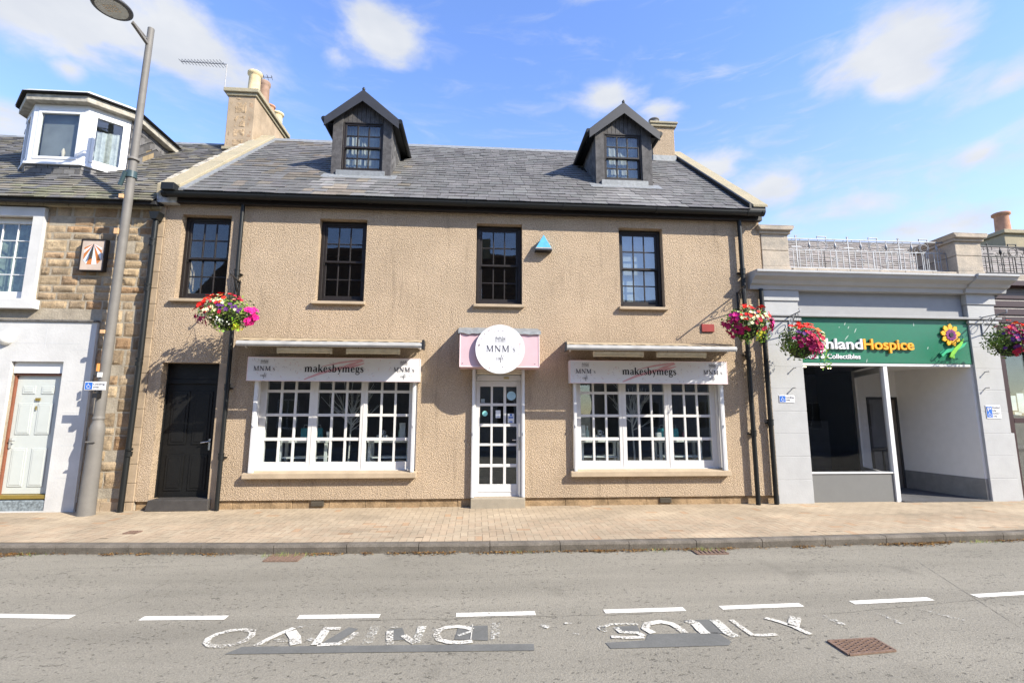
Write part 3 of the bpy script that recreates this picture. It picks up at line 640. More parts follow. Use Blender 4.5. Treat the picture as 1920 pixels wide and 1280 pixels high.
# cafe door
dr = thing_part = MB(); y = .05
door = MB(); px_ = [(.06, .26), (.30, .50), (.55, .745)]; pz = [(.385, .69), (.745, 1.07), (1.115, 1.42), (1.475, 1.80), (1.85, 2.16)]
door.box(-.01, .06, y, y+.05, .19, 2.26); door.box(.745, .85, y, y+.05, .19, 2.26); door.box(.06, .745, y, y+.05, .19, .385); door.box(.06, .745, y, y+.05, 2.16, 2.26)
for a, b in ((.26, .30), (.50, .55)): door.box(a, b, y+.006, y+.044, .385, 2.16)
for (a, b), (c, d) in zip(pz, pz[1:]):
    for X in px_: door.box(X[0], X[1], y+.008, y+.042, b, c)
door.box(.05, .76, y-.008, y, .25, .262)
cd_ = door.build('cafe_door', WHITE, cafe, .004, 2, label='white cafe door glazed with fifteen small panes')
p = MB(); p.box(.06, .745, y+.022, y+.027, .385, 2.16); p.build('pane', GLASS, cd_)
h = MB(); h.box(.775, .815, y-.015, y, 1.0, 1.24); h.tube([(.795, y-.01, 1.18), (.795, y-.055, 1.18)], .01, 8); h.tube([(.80, y-.055, 1.18), (.66, y-.06, 1.18)], .009, 8); h.build('door_handle', CHROME, cd_, .003, 1)
ks = MB()
for (X, zc, r) in ((.647, 1.99, .085),): ks.lathe([(r, 0), (r, .003)], X, y+.012, zc, 20, axis='y')
ks.build('door_sticker', mat('pale_blue_sticker', (.35, .55, .66, 1), .5), cd_)
ks = MB(); ks.lathe([(.05, 0), (.05, .003)], .155, y+.012, 1.66, 18, axis='y'); ks.build('door_sticker', mat('turquoise_sticker', (.25, .62, .60, 1), .5), cd_)
ks = MB(); ks.box(.355, .445, y+.012, y+.015, 1.58, 1.72); ks.box(.58, .70, y+.012, y+.015, 1.485, 1.66); ks.box(.08, .15, y+.06, y+.065, 1.86, 1.93); ks.build('door_notice', mat('white_notice', (.6, .62, .65, 1), .6), cd_)
ks = MB(); ks.box(.60, .68, y+.009, y+.012, 1.575, 1.60); ks.box(.61, .67, y+.009, y+.012, 1.50, 1.52); ks.lathe([(.02, 0), (.02, .002)], .64, y+.009, 1.635, 12, axis='y')
ks.box(.375, .425, y+.009, y+.012, 1.60, 1.605); ks.build('notice_print', BLUES, cd_)
fr = MB(); fr.box(-.05, -.012, .02, .12, .17, 2.56); fr.box(.852, .87, .02, .12, .17, 2.56); fr.box(-.012, .852, .02, .12, 2.265, 2.38); fr.box(-.012, .852, .04, .12, .17, .19)
fr.lathe([(.02, 0), (.02, .012)], .40, .008, 2.325, 12, axis='y'); fr.box(-.0, .05, -.0, .02, 2.30, 2.35); fr.box(.80, .84, -.0, .02, 2.30, 2.35)
fo = fr.build('door_frame', WHITE, cafe, .003, 1)
q = MB(); q.box(.50, .60, .012, .02, 2.30, 2.34); q.build('brass_plate', mat('brass', (.5, .42, .22, 1), .4, .5, .6), fo)
mb = MB()
for k in range(5): mb.box(-.012, .852, -.045+.004*(k % 2), -.02, 2.385+k*.04, 2.385+k*.04+.036)
mb.build('rolled_shutter', CREAM, cafe, .008)
for a, b in ((-.085, -.03), (.83, .885)):
    mb = MB(); mb.box(a, b, -.085, -.015, .175, 2.47); mb.box(a+.015, b-.015, -.09, -.085, .175, 2.47); mb.box((a+b)/2-.01, (a+b)/2+.01, -.11, -.09, 1.28, 1.32); mb.build('shutter_rail', UPVC, cafe, .003, 1)
mb = MB(); mb.box(-.085, .885, -.15, .23, -.02, .168); mb.build('door_step', mat('grey_tan_step', (.30, .26, .20, 1), .85, .2, var=.1, fine=.1), cafe, .01)
# black door
bd = MB(); y = .2; X0, X1 = -5.60, -4.70
bd.box(X0, X1, y, y+.045, .185, 2.18)
for (a, b, c, d) in ((-5.50, -5.20, 1.10, 2.05), (-5.10, -4.80, 1.10, 2.05), (-5.50, -5.20, .30, .92), (-5.10, -4.80, .30, .92)):
    bd.prism([(a, c), (b, c), (b, d), (a, d)], y-.001, 'y', y-.014); bd.prism([(a+.045, c+.045), (b-.045, c+.045), (b-.045, d-.045), (a+.045, d-.045)], y-.014, 'y', y-.022)
bo = bd.build('black_door', BLACKD, cafe, .006, 2, label='black panelled side door at the left end of the wall')
h = MB(); h.box(-4.80, -4.765, y-.02, y, 1.0, 1.2); h.tube([(-4.782, y-.015, 1.15), (-4.782, y-.06, 1.15), (-4.91, y-.062, 1.13)], .011, 8); h.build('door_handle', CHROME, bo, .003, 1)
f2 = MB(); f2.box(-5.62, -5.602, .16, .26, .185, 2.55); f2.box(-4.698, -4.63, .16, .26, .185, 2.55); f2.box(-5.602, -4.698, .17, .26, 2.18, 2.26); f2.box(-5.602, -4.698, .19, .26, 2.26, 2.55); f2.build('door_frame', BLACKD, bo, .004, 1)
mb = MB(); mb.prism([(-5.60, 0), (-4.57, 0), (-4.57, .185), (-5.56, .185)], -.10, 'y', .26); mb.build('door_step', mat('black_painted_step', (.06, .055, .052, 1), .6, .3, var=.2, fine=.1), cafe, .01)
# fascia, gutter
mb = MB(); mb.box(XL-.02, XR+.0, -.13, -.03, 5.52, 5.67); mb.box(XL-.02, XR, -.05, -.003, 5.555, 5.66); mb.build('fascia_board', BLACKW, cafe, .004, 1)
mb = MB(); n = 8; gz = 5.655; gy = -.235; gr = .072
pr = [(gy+gr*math.cos(t), gz+gr*1.15*math.sin(t)) for t in [math.pi+math.pi*k/n for k in range(n+1)]]; pr2 = [(gy+(gr-.008)*math.cos(t), gz+(gr*1.15-.008)*math.sin(t)) for t in [2*math.pi-math.pi*k/n for k in range(n+1)]]
mb.prism(pr+pr2, XL+.06, 'x', XR-.04)
for x in [XL+.08+1.85*k for k in range(7)]+[XR-.06]:
    mb.prism([(gy+gr*1.1*math.cos(t), gz+gr*1.28*math.sin(t)) for t in [math.pi+math.pi*k/n for k in range(n+1)]], x-.03, 'x', x+.03)
mb.build('gutter', GUT, cafe)
pipe(cafe, -4.425, -.09, 0, 5.56, .036, (4.2, 2.1, .9)); pipe(cafe, 5.235, -.09, 0, 5.56, .042, (4.45, 2.8, 1.3)); pipe(cafe, 5.60, -.07, 0, 4.12, .042, (3.1, 1.5))  # upper length of the last pipe stands in for a black shadow gap
# roof
RF = lambda y: 5.915+SL*y
DORM = [(-3.17, -1.91), (2.57, 3.86)]
def skipd(x, y): return any(a-.02 < x < b+.02 and .9 < y < 2.3 for a, b in DORM)
def stain(x, y, c):
    v = 0
    for a, b in DORM:
        if y < .9 and a-.15 < x < b+.25:
            v = max(v, (.35+.65*max(0, noise.noise(Vector((x*5, y*.8, a)))*1.8))*(1-(abs(x-(a+b)/2)/1.1)**4 if abs(x-(a+b)/2) < 1.1 else 0))
    c = [q*(1+v*.75) for q in c]
    br = max(0, noise.noise(Vector((x*.9, y*1.3, 4)))+.15)*max(0, min(1, (-1.2-x)/2.5))*1.3
    if R() < br*1.2: c = [c[0]*1.15, c[1]*1.03, c[2]*.86]
    q = 1+.25*noise.noise(Vector((x*1.5, y*2, 2)))
    return [t*q for t in c]
mb = MB(); mb.face([(XL+.3, -.24, RF(-.24)-.012), (XR-.2, -.24, RF(-.24)-.012), (XR-.2, 3.5, RF(3.5)-.012), (XL+.3, 3.5, RF(3.5)-.012)]); mb.face([(XL, 7.2, 5.7), (XL, 3.5, RF(3.5)-.02), (XR, 3.5, RF(3.5)-.02), (XR, 7.2, 5.7)]); 
roof = mb.build('roof', DARK, cafe)
mb = MB(); slates(mb, XL+.40, XR-.30, -.25, 3.48, RF, skipd, .195, .24, stain); mb.build('slates', SLATE, roof)
mb = MB(); mb.prism([(3.36, RF(3.36)+.015), (3.5, RF(3.5)+.04), (3.64, RF(3.36)+.015), (3.5, RF(3.5)-.06)], XL+.3, 'x', XR-.3)
mb.build('ridge_flashing', LEAD, roof)
# skews (gable copings)
def slope_bar(mb, x0, x1, y0, y1, dz0, dz1, f=RF):
    mb.mesh([(x0, y0, f(y0)+dz0), (x1, y0, f(y0)+dz0), (x1, y1, f(y1)+dz0), (x0, y1, f(y1)+dz0), (x0, y0, f(y0)+dz1), (x1, y0, f(y0)+dz1), (x1, y1, f(y1)+dz1), (x0, y1, f(y1)+dz1)],
            [(3, 2, 1, 0), (4, 5, 6, 7), (0, 1, 5, 4), (1, 2, 6, 5), (2, 3, 7, 6), (3, 0, 4, 7)])
mb = MB(); yy = -.2
while yy < 3.5:
    e = min(3.55, yy+U(.5, .8)); slope_bar(mb, XL-.10, XL+.31, yy, e-.006, -.1, .10+U(-.006, .006)); yy = e
mb.build('left_skew', COPE, cafe, .012)
mb = MB(); slope_bar(mb, XL+.30, XL+.42, -.22, 3.5, -.02, .035); mb.build('lead_flashing', LEAD, cafe)
mb = MB()
for k in range(26):
    t = U(0, 3.4); slope_bar(mb, XL-.12+U(0, .02), XL-.02+U(0, .03), t, t+U(.05, .16), .10, .112)
mb.build('mortar_patches', mat('pale_mortar', (.42, .38, .31, 1), .9), cafe)
mb = MB(); mb.box(XL-.12, XL+.24, -.14, -.004, 5.50, 5.80); mb.build('skew_putt', mat('lead_clad_putt', (.5, .5, .48, 1), .6, .4, var=.3, vs=20), cafe, .01)
mb = MB(); mb.box(XL+.07, XL+.30, -.36, -.14, 5.66, 5.80); mb.build('gutter_end_box', GUT, cafe, .01)
mb = MB(); slope_bar(mb, XR-.25, XR+.06, -.26, 3.6, .06, .115); mb.build('right_skew', COPE, cafe, .01)
mb = MB(); slope_bar(mb, XR-.31, XR-.27, -.24, 3.5, -.04, .12); slope_bar(mb, XR-.27, XR+.02, -.24, 3.5, -.06, .06); mb.build('skew_upstand', GUT, cafe)
# chimneys
mb = MB(); mb.box(-6.52, -5.84, 2.95, 4.95, 7.6, 9.78)
co = mb.build('left_chimney', SAND, cafe, .015, label='tall sandstone chimney at the left gable')
mb = MB(); z = 8.37
while z < 9.74:
    e = min(9.76, z+U(.22, .42)); k = U(.10, .2)
    rock(mb, -6.51, -6.36-.02*R(), z+.006, e-.006, .02, .5, (.95, .9, .85), 2.952); rock(mb, -6.35, -6.03, z+.012, e-.012, .035, 0, (1.05, .95, .85), 2.955); rock(mb, -6.02, -5.85, z+.006, e-.006, .022, .4, (.9, .78, .72), 2.952); z = e
mb.build('front_stones', STONE, co)
mb = MB(); mb.box(-6.56, -5.80, 2.9, 5.0, 8.28, 8.36); mb.build('base_course', COPE, co, .012)
mb = MB(); mb.box(-6.56, -5.80, 2.91, 4.99, 9.78, 9.86); mb.box(-6.62, -5.74, 2.86, 5.04, 9.86, 9.97); mb.build('chimney_cope', COPE, co, .015)
chimney_pot(co, -6.05, 3.25, 9.97, .155, .72, CREAMPOT); chimney_pot(co, -6.02, 3.75, 9.97, .15, .80, BROWNPOT, 1.05); chimney_pot(co, -6.02, 4.2, 9.97, .12, .40, CLAY); chimney_pot(co, -6.02, 4.7, 9.97, .15, .5, CREAMPOT)
mb = MB(); mb.box(4.72, 5.34, 3.0, 3.9, 8.3, 9.48); c2 = mb.build('right_chimney', HARL, cafe, .01, label='short roughcast chimney at the right gable')
mb = MB(); mb.box(4.67, 5.40, 2.95, 3.95, 9.48, 9.56); mb.box(4.64, 5.43, 2.92, 3.98, 9.56, 9.62); mb.build('chimney_cope', COPE, c2, .01)
mb = MB(); mb.box(4.70, 5.36, 2.97, 3.2, RF(3.0)-.05, RF(3.0)+.14); mb.build('lead_apron', LEAD, c2, .01)
chimney_pot(c2, 4.90, 3.3, 9.62, .135, .27, mat('grey_clay_pot', (.18, .17, .17, 1), .8), 1.1)
# dormers
def dormer(X0, X1, wx0, wx1, lab, yF=.9):
    xc = (X0+X1)/2; base = RF(yF); ze = 7.86; ap = 8.43; zb = 6.64
    mb = MB(); t = .17
    # corner boards of the front
    mb.box(X0, wx0, yF-.03, yF+.06, zb, ze+.25); mb.box(wx1, X1, yF-.03, yF+.06, zb, ze+.25)
    cb = mb; mb = MB(); zt = 7.90; x = wx0
    k = 0
    while x < wx1-.005:
        e = min(wx1, x+.095); tp = lambda q: max(zt+.03, ap+.06-abs(q-xc)*.85); mb.prism([(x+.004, zt), (e-.004, zt), (e-.004, tp(e)), (x+.004, tp(x))], yF-U(0, .006), 'y', yF+.05); x = e
    o = mb.build('dormer', GREYW, cafe, label=lab); cb.sides('corner_board', GREYW, o, xc, .004)
    # cheeks (slate hung)
    mb = MB()
    for sx, sgn in ((X0, -1), (X1, 1)):
        xa = sx+(.02 if sgn < 0 else -.02)
        yt = (ze+.06-5.915)/SL
        v = [(xa, yF, base-.05), (xa, yF, ze+.06), (xa, yt, ze+.06)]
        mb.face(v if sgn < 0 else v[::-1])
        for i in range(13):
            for j in range(9):
                # diagonal slate courses following the roof
                y0 = yF+j*.17; z0 = RF(y0)+i*.115
                if z0 < RF(y0)-.01: continue
                y1 = y0+.165; z1 = z0+SL*.165
                if z1+.1 > ze+.06: continue
                th = U(.008, .016); c = U(.5, 1.0)
                xo = xa+sgn*th; pts = [(xo, y0, z0), (xo, y1, z1), (xo-sgn*.006, y1, z1+.118), (xo-sgn*.006, y0, z0+.118)]
                mb.face(pts[::-1] if sgn < 0 else pts, (c, c, c*1.03))
    mb.sides('slate_cheek', SLATE, o, xc)
    # roof: two slopes with thick dark bargeboards
    yf = .76; k = 1.0; hw = (X1-X0)/2+.155; zr = ap+.12; zo = zr-hw*.85
    yr = (zr-5.915)/SL+.1; ye = (zo-5.915)/SL+.1
    mb = MB()
    for s in (-1, 1):
        a = (xc, yf, zr); b = (xc+s*hw, yf, zo); c = (xc+s*hw, ye, zo); d = (xc, yr, zr); T = Vector((s*.03, 0, .05))
        lo = [Vector(p) for p in (a, b, c, d)]; hi = [p+Vector((s*.0, 0, .055)) for p in lo]
        mb.mesh(lo+hi, [(0, 1, 2, 3), (7, 6, 5, 4), (0, 4, 5, 1), (1, 5, 6, 2), (2, 6, 7, 3)] if s > 0 else [(3, 2, 1, 0), (4, 5, 6, 7), (1, 5, 4, 0), (2, 6, 5, 1), (3, 7, 6, 2)])
    ro = mb.build('dormer_roof', mat('dark_roof_slate', (.045, .047, .05, 1), .7, .3, var=.2, vs=20), o)
    mb = MB(); bw = .17
    for s in (-1, 1):
        mb.mesh([(xc, yf-.03, zr+.02), (xc+s*hw, yf-.03, zo+.02), (xc+s*hw, yf-.03, zo-bw), (xc, yf-.03, zr-bw*1.35), (xc, yf-.002, zr+.02), (xc+s*hw, yf-.002, zo+.02), (xc+s*hw, yf-.002, zo-bw), (xc, yf-.002, zr-bw*1.35)],
                [(3, 2, 1, 0), (4, 5, 6, 7), (0, 1, 5, 4), (1, 2, 6, 5), (2, 3, 7, 6)] if s < 0 else [(0, 1, 2, 3), (7, 6, 5, 4), (4, 5, 1, 0), (5, 6, 2, 1), (6, 7, 3, 2)])
    mb.sides('bargeboard', mat('dark_bargeboard', (.032, .032, .036, 1), .5, .4, var=.15), o, xc)
    # soffit block and gutters down the sides
    mb = MB()
    for s in (-1, 1):
        xg = xc+s*(hw+.02); mb.tube([(xg, yf+.0, zo+.01), (xg, ye+.0, zo+.01)], .055, 10)
        mb.box(xc+s*(hw-.02), xc+s*((X1-X0)/2-.01), yF-.0, ye, zo-.02, zo+.005)
    mb.sides('dormer_gutter', GUT, o, xc)
    mb = MB(); mb.lathe([(.03, 0), (.035, .03), (.01, .07)], xc, yf+.02, zr+.05, 10); mb.build('ridge_finial', GUT, o)
    mb = MB(); mb.box(X0+.12, X1-.12, yF-.07, yF-.03, zb+.005, zb+.13); mb.face([(X0-.15, yF-.22, RF(yF-.22)+.022), (X1+.14, yF-.22, RF(yF-.22)+.022), (X1+.14, yF, RF(yF)+.022), (X0-.15, yF, RF(yF)+.022)]); mb.build('lead_apron', LEAD, o)
    sash(o, 'window', wx0, wx1, zb+.13, 7.91, yF-.01, BLACKW, GLASS2, fr=.03, bar=.03, back=CURT)
dormer(-3.17, -1.91, -2.965, -2.10, 'left black boarded dormer with gabled roof')
dormer(2.57, 3.86, 2.765, 3.63, 'right black boarded dormer with gabled roof')
# ------------------------------------------------------------------ stone house on the left
nb = thing('stone_house', (-8, 0, 0), 'brown rubble stone house with white painted ground floor and a white bay dormer', 'house')
NX0, NX1 = -12.5, -5.84
NF = lambda y: 5.70+SL*y
NWIN = (-9.75, -8.10, 3.66, 5.19); ND = (-8.11, -7.25, .02, 2.54)
wall_mesh(MB(), NX0, NX1-.004, -.05, 5.62, [NWIN, ND], .012, .24).build('front_wall', MORTAR, nb)
mb = MB()
z = .02
while z < 5.36:
    h = U(.13, .29)
    if z+h > 5.40: h = 5.42-z
    xl, xr = (-6.775 if z < 3.26 else -8.95), -6.06
    if z+h > 3.3 and z < 3.3: pass
    x = xl
    while x < xr-.05:
        w = U(.18, .50); e = x+w
        if xr-e < .12: e = xr
        c = random.choice([(1.0, .95, .88), (1.1, 1.02, .9), (.85, .78, .70), (.9, .72, .58), (1.15, 1.1, 1.0), (1.0, .86, .74), (.75, .70, .64)]); q = U(.85, 1.12); c = tuple(t*q for t in c)
        if z+h > 3.42 and z < 5.42 and x < NWIN[1]+.19 and e > NWIN[1]+.19: x = NWIN[1]+.195
        inside = (e > NWIN[0]-.2 and x < NWIN[1]+.19 and z+h > 3.42 and z < 5.42)
        if not inside: 
            gp = U(.010, .028)
            if R() > .07: rock(mb, x+gp, e-gp, z+gp*.6, z+h-gp*.6, U(.015, .042) if z < 5.1 else .015, .6 if R() < .25 else 0, c)
        x = e
    z += h
mb.build('rubble_stones', STONE, nb)
# dressed margin strip beside the cafe wall
mb = MB(); z = .15
while z < 5.5:
    e = min(5.52, z+U(.28, .34)); mb.box(-6.03 if int(z*7) % 2 else -6.02, -5.842, -.022, .012, z+.003, e-.003); z = e
mb.build('corner_margin', SAND, nb, .004, 1)
mb = MB(); mb.box(-6.78, -5.85, .005, .012, -.02, .15); x = -6.8
while x < -5.86:
    e = min(-5.86, x+U(.3, .5)); mb.box(x+.004, e-.004, -.01, .02, -.02, .145); x = e
mb.build('base_course', SAND, nb, .006)
# white painted ground floor
mb = MB(); wall_mesh(mb, NX0, -6.775, -.03, 3.25, [ND], -.045, .011)
wf = mb.build('painted_ground_floor', WHWALL, nb)
mb = MB(); mb.box(NX0, -6.76, -.075, .01, 3.25, 3.285)
mb.build('string_course', mat('dark_wet_stone', (.16, .15, .14, 1), .9, .2, var=.3, vs=10, bump=.01), nb, .006)
mb = MB()
for z in (.55, 1.1, 1.65, 2.2, 2.75):
    mb.box(-7.15, -6.775, -.0465, -.045, z, z+.006)
for x in (-7.6, -9.0): mb.box(x, x+.006, -.0465, -.045, 2.75, 3.25)
mb.box(-9.5, -7.0, -.0465, -.045, 2.86, 2.866); mb.build('block_joints', mat('joint_shadow_paint', (.5, .51, .52, 1), .8), wf)
# door
dm = MB(); dm.box(-8.08, -7.33, .10, .15, .28, 2.30)
for a, b, c, d in ((-7.97, -7.76, 1.98, 2.12), (-7.66, -7.45, 1.98, 2.12), (-8.0, -7.76, 1.28, 1.82), (-7.68, -7.43, 1.28, 1.82), (-8.0, -7.76, .40, 1.05), (-7.68, -7.43, .40, 1.05)):
    dm.prism([(a, c), (b, c), (b, d), (a, d)], .099, 'y', .088); dm.prism([(a+.03, c+.03), (b-.03, c+.03), (b-.03, d-.03), (a+.03, d-.03)], .088, 'y', .082)
do = dm.build('front_door', mat('pale_green_white_door', (.45, .475, .455, 1), .35, .4, var=.03), nb, .004, 1)
h = MB(); h.box(-8.06, -8.03, .075, .1, 1.05, 1.22); h.tube([(-8.045, .09, 1.17), (-8.045, .05, 1.17), (-7.95, .05, 1.175)], .009, 8); h.build('door_handle', CHROME, do)
BR = mat('door_brass', (.35, .25, .06, 1), .4, .5, .6)
for x in (-7.735, -7.705, -7.675): MB().box(x, x+.022, .078, .088, 1.86, 1.91).build('door_numeral', BR, do)
MB().box(-7.715, -7.695, .078, .088, 1.70, 1.77).build('door_knob', BR, do)
mb = MB(); mb.box(-8.105, -8.08, .06, .18, .2, 2.33); mb.box(-7.33, -7.26, .06, .18, .2, 2.33); mb.box(-8.08, -7.33, .06, .18, 2.30, 2.33)
mb.build('door_frame', mat('brown_door_frame', (.22, .08, .045, 1), .5), nb)
mb = MB(); mb.box(-8.105, -7.26, .02, .18, 2.34, 2.54); mb.build('transom_panel', UPVC, nb)
mb = MB(); mb.box(-8.1, -7.26, -.01, .2, .21, .275); mb.build('door_threshold', BR, nb, .004, 1)
mb = MB(); mb.box(-8.1, -7.26, -.03, .5, -.02, .19); mb.build('door_step', mat('speckled_grey_step', (.24, .28, .30, 1), .85, .3, var=.4, vs=25, fine=.2), nb, .012)
mb = MB(); mb.lathe([(.13, 0), (.13, -.03), (.11, -.07), (.05, -.10), (.01, -.105)], -8.24, -.045, 2.95, 20, axis='y'); mb.build('wall_lamp', mat('opal_lamp_glass', (.8, .8, .76, 1), .3), nb)
# window with white margins
mb = MB(); x0, x1, z0, z1 = NWIN
wall_mesh(mb, x0-.18, x1+.185, z0-.02, z1+.17, [(x0, x1, z0, z1)], -.06, .011); mb.build('window_margin', WHWALL, nb, .006)
mb = MB(); mb.box(x0-.28, x1+.27, -.11, .01, 3.47, 3.64); mb.build('window_sill', WHWALL, nb, .008)
mb = MB(); y = .08; mb.box(x0, x0+.06, y, y+.07, z0, z1); mb.box(x1-.10, x1, y, y+.07, z0, z1); mb.box(x0+.06, x1-.10, y, y+.07, z1-.10, z1); mb.box(x0+.06, x1-.10, y, y+.07, z0, z0+.15)
for k in range(1, 6): x = x1-.10-k*.265; mb.box(x-.009, x+.009, y+.015, y+.05, z0+.15, z1-.1)
for k in (1, 2, 3): z = z0+.15+k*.32; mb.box(x0+.06, x1-.10, y+.018, y+.048, z-.009, z+.009)
wo = mb.build('window', UPVC, nb, .004, 1)
MB().box(x0+.06, x1-.1, y+.03, y+.036, z0+.15, z1-.1).build('pane', GLASS, wo)
mb = MB(); n = 60
for i in range(n):
    a = x0+(x1-x0)*i/n; b = x0+(x1-x0)*(i+1)/n; f = lambda t: .26+.018*math.sin(t*45)
    mb.face([(a, f(a), z0), (b, f(b), z0), (b, f(b), z1), (a, f(a), z1)], sm=True)
mb.build('net_curtain', mat('grey_green_curtain', (.20, .25, .20, 1), .9, var=.4, vs=6), wo)
# downpipe, gutter, roof
mb = MB(); mb.tube([(-5.97, -.12, 0), (-5.93, -.12, 2.6), (-5.93, -.12, 5.15)], .045, 12)
for z in (1.0, 2.55, 3.9, 4.75): mb.tube([(-5.945, -.12, z-.08), (-5.94, -.12, z)], .057, 12); mb.tube([(-5.945, -.12, z+.02), (-5.94, -.12, z+.06)], .057, 12)
mb.prism([(-6.02, 5.3), (-5.84, 5.3), (-5.88, 5.16), (-5.98, 5.16)], -.2, 'y', -.04); mb.build('downpipe', GUT, nb)
mb = MB(); mb.box(NX0, -5.9, -.22, -.12, 5.42, 5.50); mb.box(NX0, -5.88, -.12, .012, 5.47, 5.6); mb.build('gutter', mat('old_iron_gutter', (.03, .03, .032, 1), .7, .3, var=.3), nb, .01)
mb = MB(); x = NX0
while x < -5.9:
    e = x+U(.2, .5); mb.box(x, min(e, -5.9)-.01, -.06, .01, 5.40, 5.465); x = e
mb.build('eaves_course', COPE, nb, .008)
mb = MB(); mb.face([(NX0, -.2, NF(-.2)-.02), (NX1-.1, -.2, NF(-.2)-.02), (NX1-.1, 3.5, NF(3.5)-.02), (NX0, 3.5, NF(3.5)-.02)]); mb.face([(NX0, 7.2, 5.5), (NX0, 3.5, NF(3.5)-.02), (NX1-.1, 3.5, NF(3.5)-.02), (NX1-.1, 7.2, 5.5)])
nr = mb.build('roof', DARK, nb)
def nst(x, y, c):
    k = R(); q = 1+.3*noise.noise(Vector((x, y*2, 12)))
    if k < .3: c = [c[0]*1.25, c[1]*1.18, c[2]*.95]
    if y < .3 and k > .6: c = [c[0]*1.3, c[1]*1.3, c[2]*.9]
    return [t*q*1.05 for t in c]
mb = MB(); slates(mb, NX0, NX1-.1, -.27, 3.48, NF, lambda x, y: -9.6 < x < -7.75 and 1.25 < y < 2.6, .15, .23, nst, .02); mb.build('slates', SLATE, nr)
mb = MB(); mb.prism([(3.38, NF(3.38)+.015), (3.5, NF(3.5)+.03), (3.62, NF(3.38)+.015), (3.5, NF(3.5)-.06)], NX0, 'x', NX1-.1); mb.build('ridge_flashing', LEAD, nr)
# walls of the rest of the shell
mb = MB(); mb.box(NX0, NX1-.02, 7, 7.2, 0, 5.5); mb.box(NX0, NX0+.2, .24, 7, 0, 5.6); mb.box(NX0+.2, NX1-.02, .3, 6.9, 2.85, 3.0); mb.box(NX0+.2, NX1-.02, 3.2, 3.3, 3.0, 5.6); mb.build('shell_walls', INT, nb)
# white canted bay dormer
P0, P1, P2, P3 = (-9.74, 1.30), (-9.20, .84), (-8.14, .84), (-7.60, 1.34)
zb, zt = 6.69, 7.98
def facet(a, b, z0, z1, y_off=0):  # returns mapper on vertical facet
    A = Vector((a[0], a[1], 0)); B = Vector((b[0], b[1], 0)); d = (B-A); L_ = d.length; d.normalize(); nn = Vector((d.y, -d.x, 0))
    return lambda u, z, t=0: A+d*(u*L_)+nn*t+Vector((0, 0, z)), L_
def fbox(mb, M, u0, u1, z0, z1, t0, t1):
    v = [M(u, z, t) for z in (z0, z1) for t in (t1, t0) for u in (u0, u1)]
    mb.mesh(v, [(0, 2, 3, 1), (4, 5, 7, 6), (0, 1, 5, 4), (2, 6, 7, 3), (0, 4, 6, 2), (1, 3, 7, 5)])
fm = MB(); gm = MB()
for a, b in ((P0, P1), (P1, P2), (P2, P3)):
    M, L_ = facet(a, b, zb, zt); f = .10/L_; c = .155/L_
    fbox(fm, M, 0, f, zb, zt, -.06, 0); fbox(fm, M, 1-f, 1, zb, zt, -.06, 0); fbox(fm, M, f, 1-f, zt-.14, zt, -.06, 0); fbox(fm, M, f, 1-f, zb, zb+.08, -.06, 0)
    fbox(fm, M, f, c, zb+.08, zt-.14, -.05, .012); fbox(fm, M, 1-c, 1-f, zb+.08, zt-.14, -.05, .012); fbox(fm, M, c, 1-c, zt-.2, zt-.14, -.05, .012); fbox(fm, M, c, 1-c, zb+.08, zb+.14, -.05, .012)
    fbox(gm, M, c, 1-c, zb+.14, zt-.2, -.03, -.025)
bo_ = fm.build('bay_dormer', UPVC, nb, .006, 2, label='white plastic canted bay dormer with three large panes')
gm.build('pane', GLASS2, bo_)
mb = MB(); M, L_ = facet(P1, P2, 0, 0); mb.face([M(.12, zb+.1, -.12), M(.88, zb+.1, -.12), M(.88, zt-.15, -.12), M(.12, zt-.15, -.12)]); mb.build('haze_sheet', mat('sky_haze_grey', (.20, .205, .205, 1), .9, var=.2, vs=2), bo_)  # grey sheet added behind the front pane in place of reflected sky haze
def offs(k, dx=0):  # polygon of the bay expanded by k
    return [(P0[0]-k, P0[1]-k*.4), (P1[0]-k*.45, P1[1]-k), (P2[0]+k*.45, P2[1]-k), (P3[0]+k, P3[1]-k*.4)]
def ring(mb, p, z0, z1, back): mb.prism(p+[(p[-1][0], back), (p[0][0], back)], z0, 'z', z1)
mb = MB(); ring(mb, offs(.05), zb-.05, zb, 1.9); mb.build('bay_sill', UPVC, bo_, .006)
mb = MB(); ring(mb, offs(.0), 6.35, zb-.05, 2.0)
for a, b in ((P0, P1), (P1, P2), (P2, P3)):
    M, L_ = facet(a, b, 0, 0); n = max(3, int(L_/.19))
    for r in range(3):
        for i in range(n):
            u0 = (i+(.5 if r == 1 else 0))/n; u1 = min(1, u0+1/n)
            if u0 >= .99: continue
            q = U(.6, 1.5); fbox(mb, M, u0+.006, u1-.006, 6.36+r*.1, 6.455+r*.1, -.01, .008+.006*R())
            for k in range(1, 7): mb.c[-k] = (q, q, q)
mb.build('apron_slates', SLATE, bo_)
mb = MB(); ring(mb, offs(.14), zt+.0, zt+.14, 2.75); mb.build('bay_cornice', mat('cream_weathered_cornice', (.42, .39, .33, 1), .8, .2, var=.3, vs=8), bo_, .012)
mb = MB(); ring(mb, offs(.20), zt+.142, zt+.158, 2.75); mb.build('bay_roof', DARK, bo_)
mb = MB(); p = offs(.215); q = offs(.10)
for i in range(3): mb.face([(*p[i], zt+.160), (*p[i+1], zt+.160), (*q[i+1], zt+.26), (*q[i], zt+.26)])
mb.face([(*p[3], zt+.160), (p[3][0], 2.8, zt+.160), (q[3][0], 2.8, zt+.26), (*q[3], zt+.26)]); mb.face([(*x, zt+.26) for x in q]+[(q[3][0], 2.8, zt+.26), (q[0][0], 2.8, zt+.26)])
mb.build('bay_roof_sheet', mat('pale_lead_roof', (.55, .55, .52, 1), .5, .4, metal=.2, var=.2), bo_)
mb = MB()
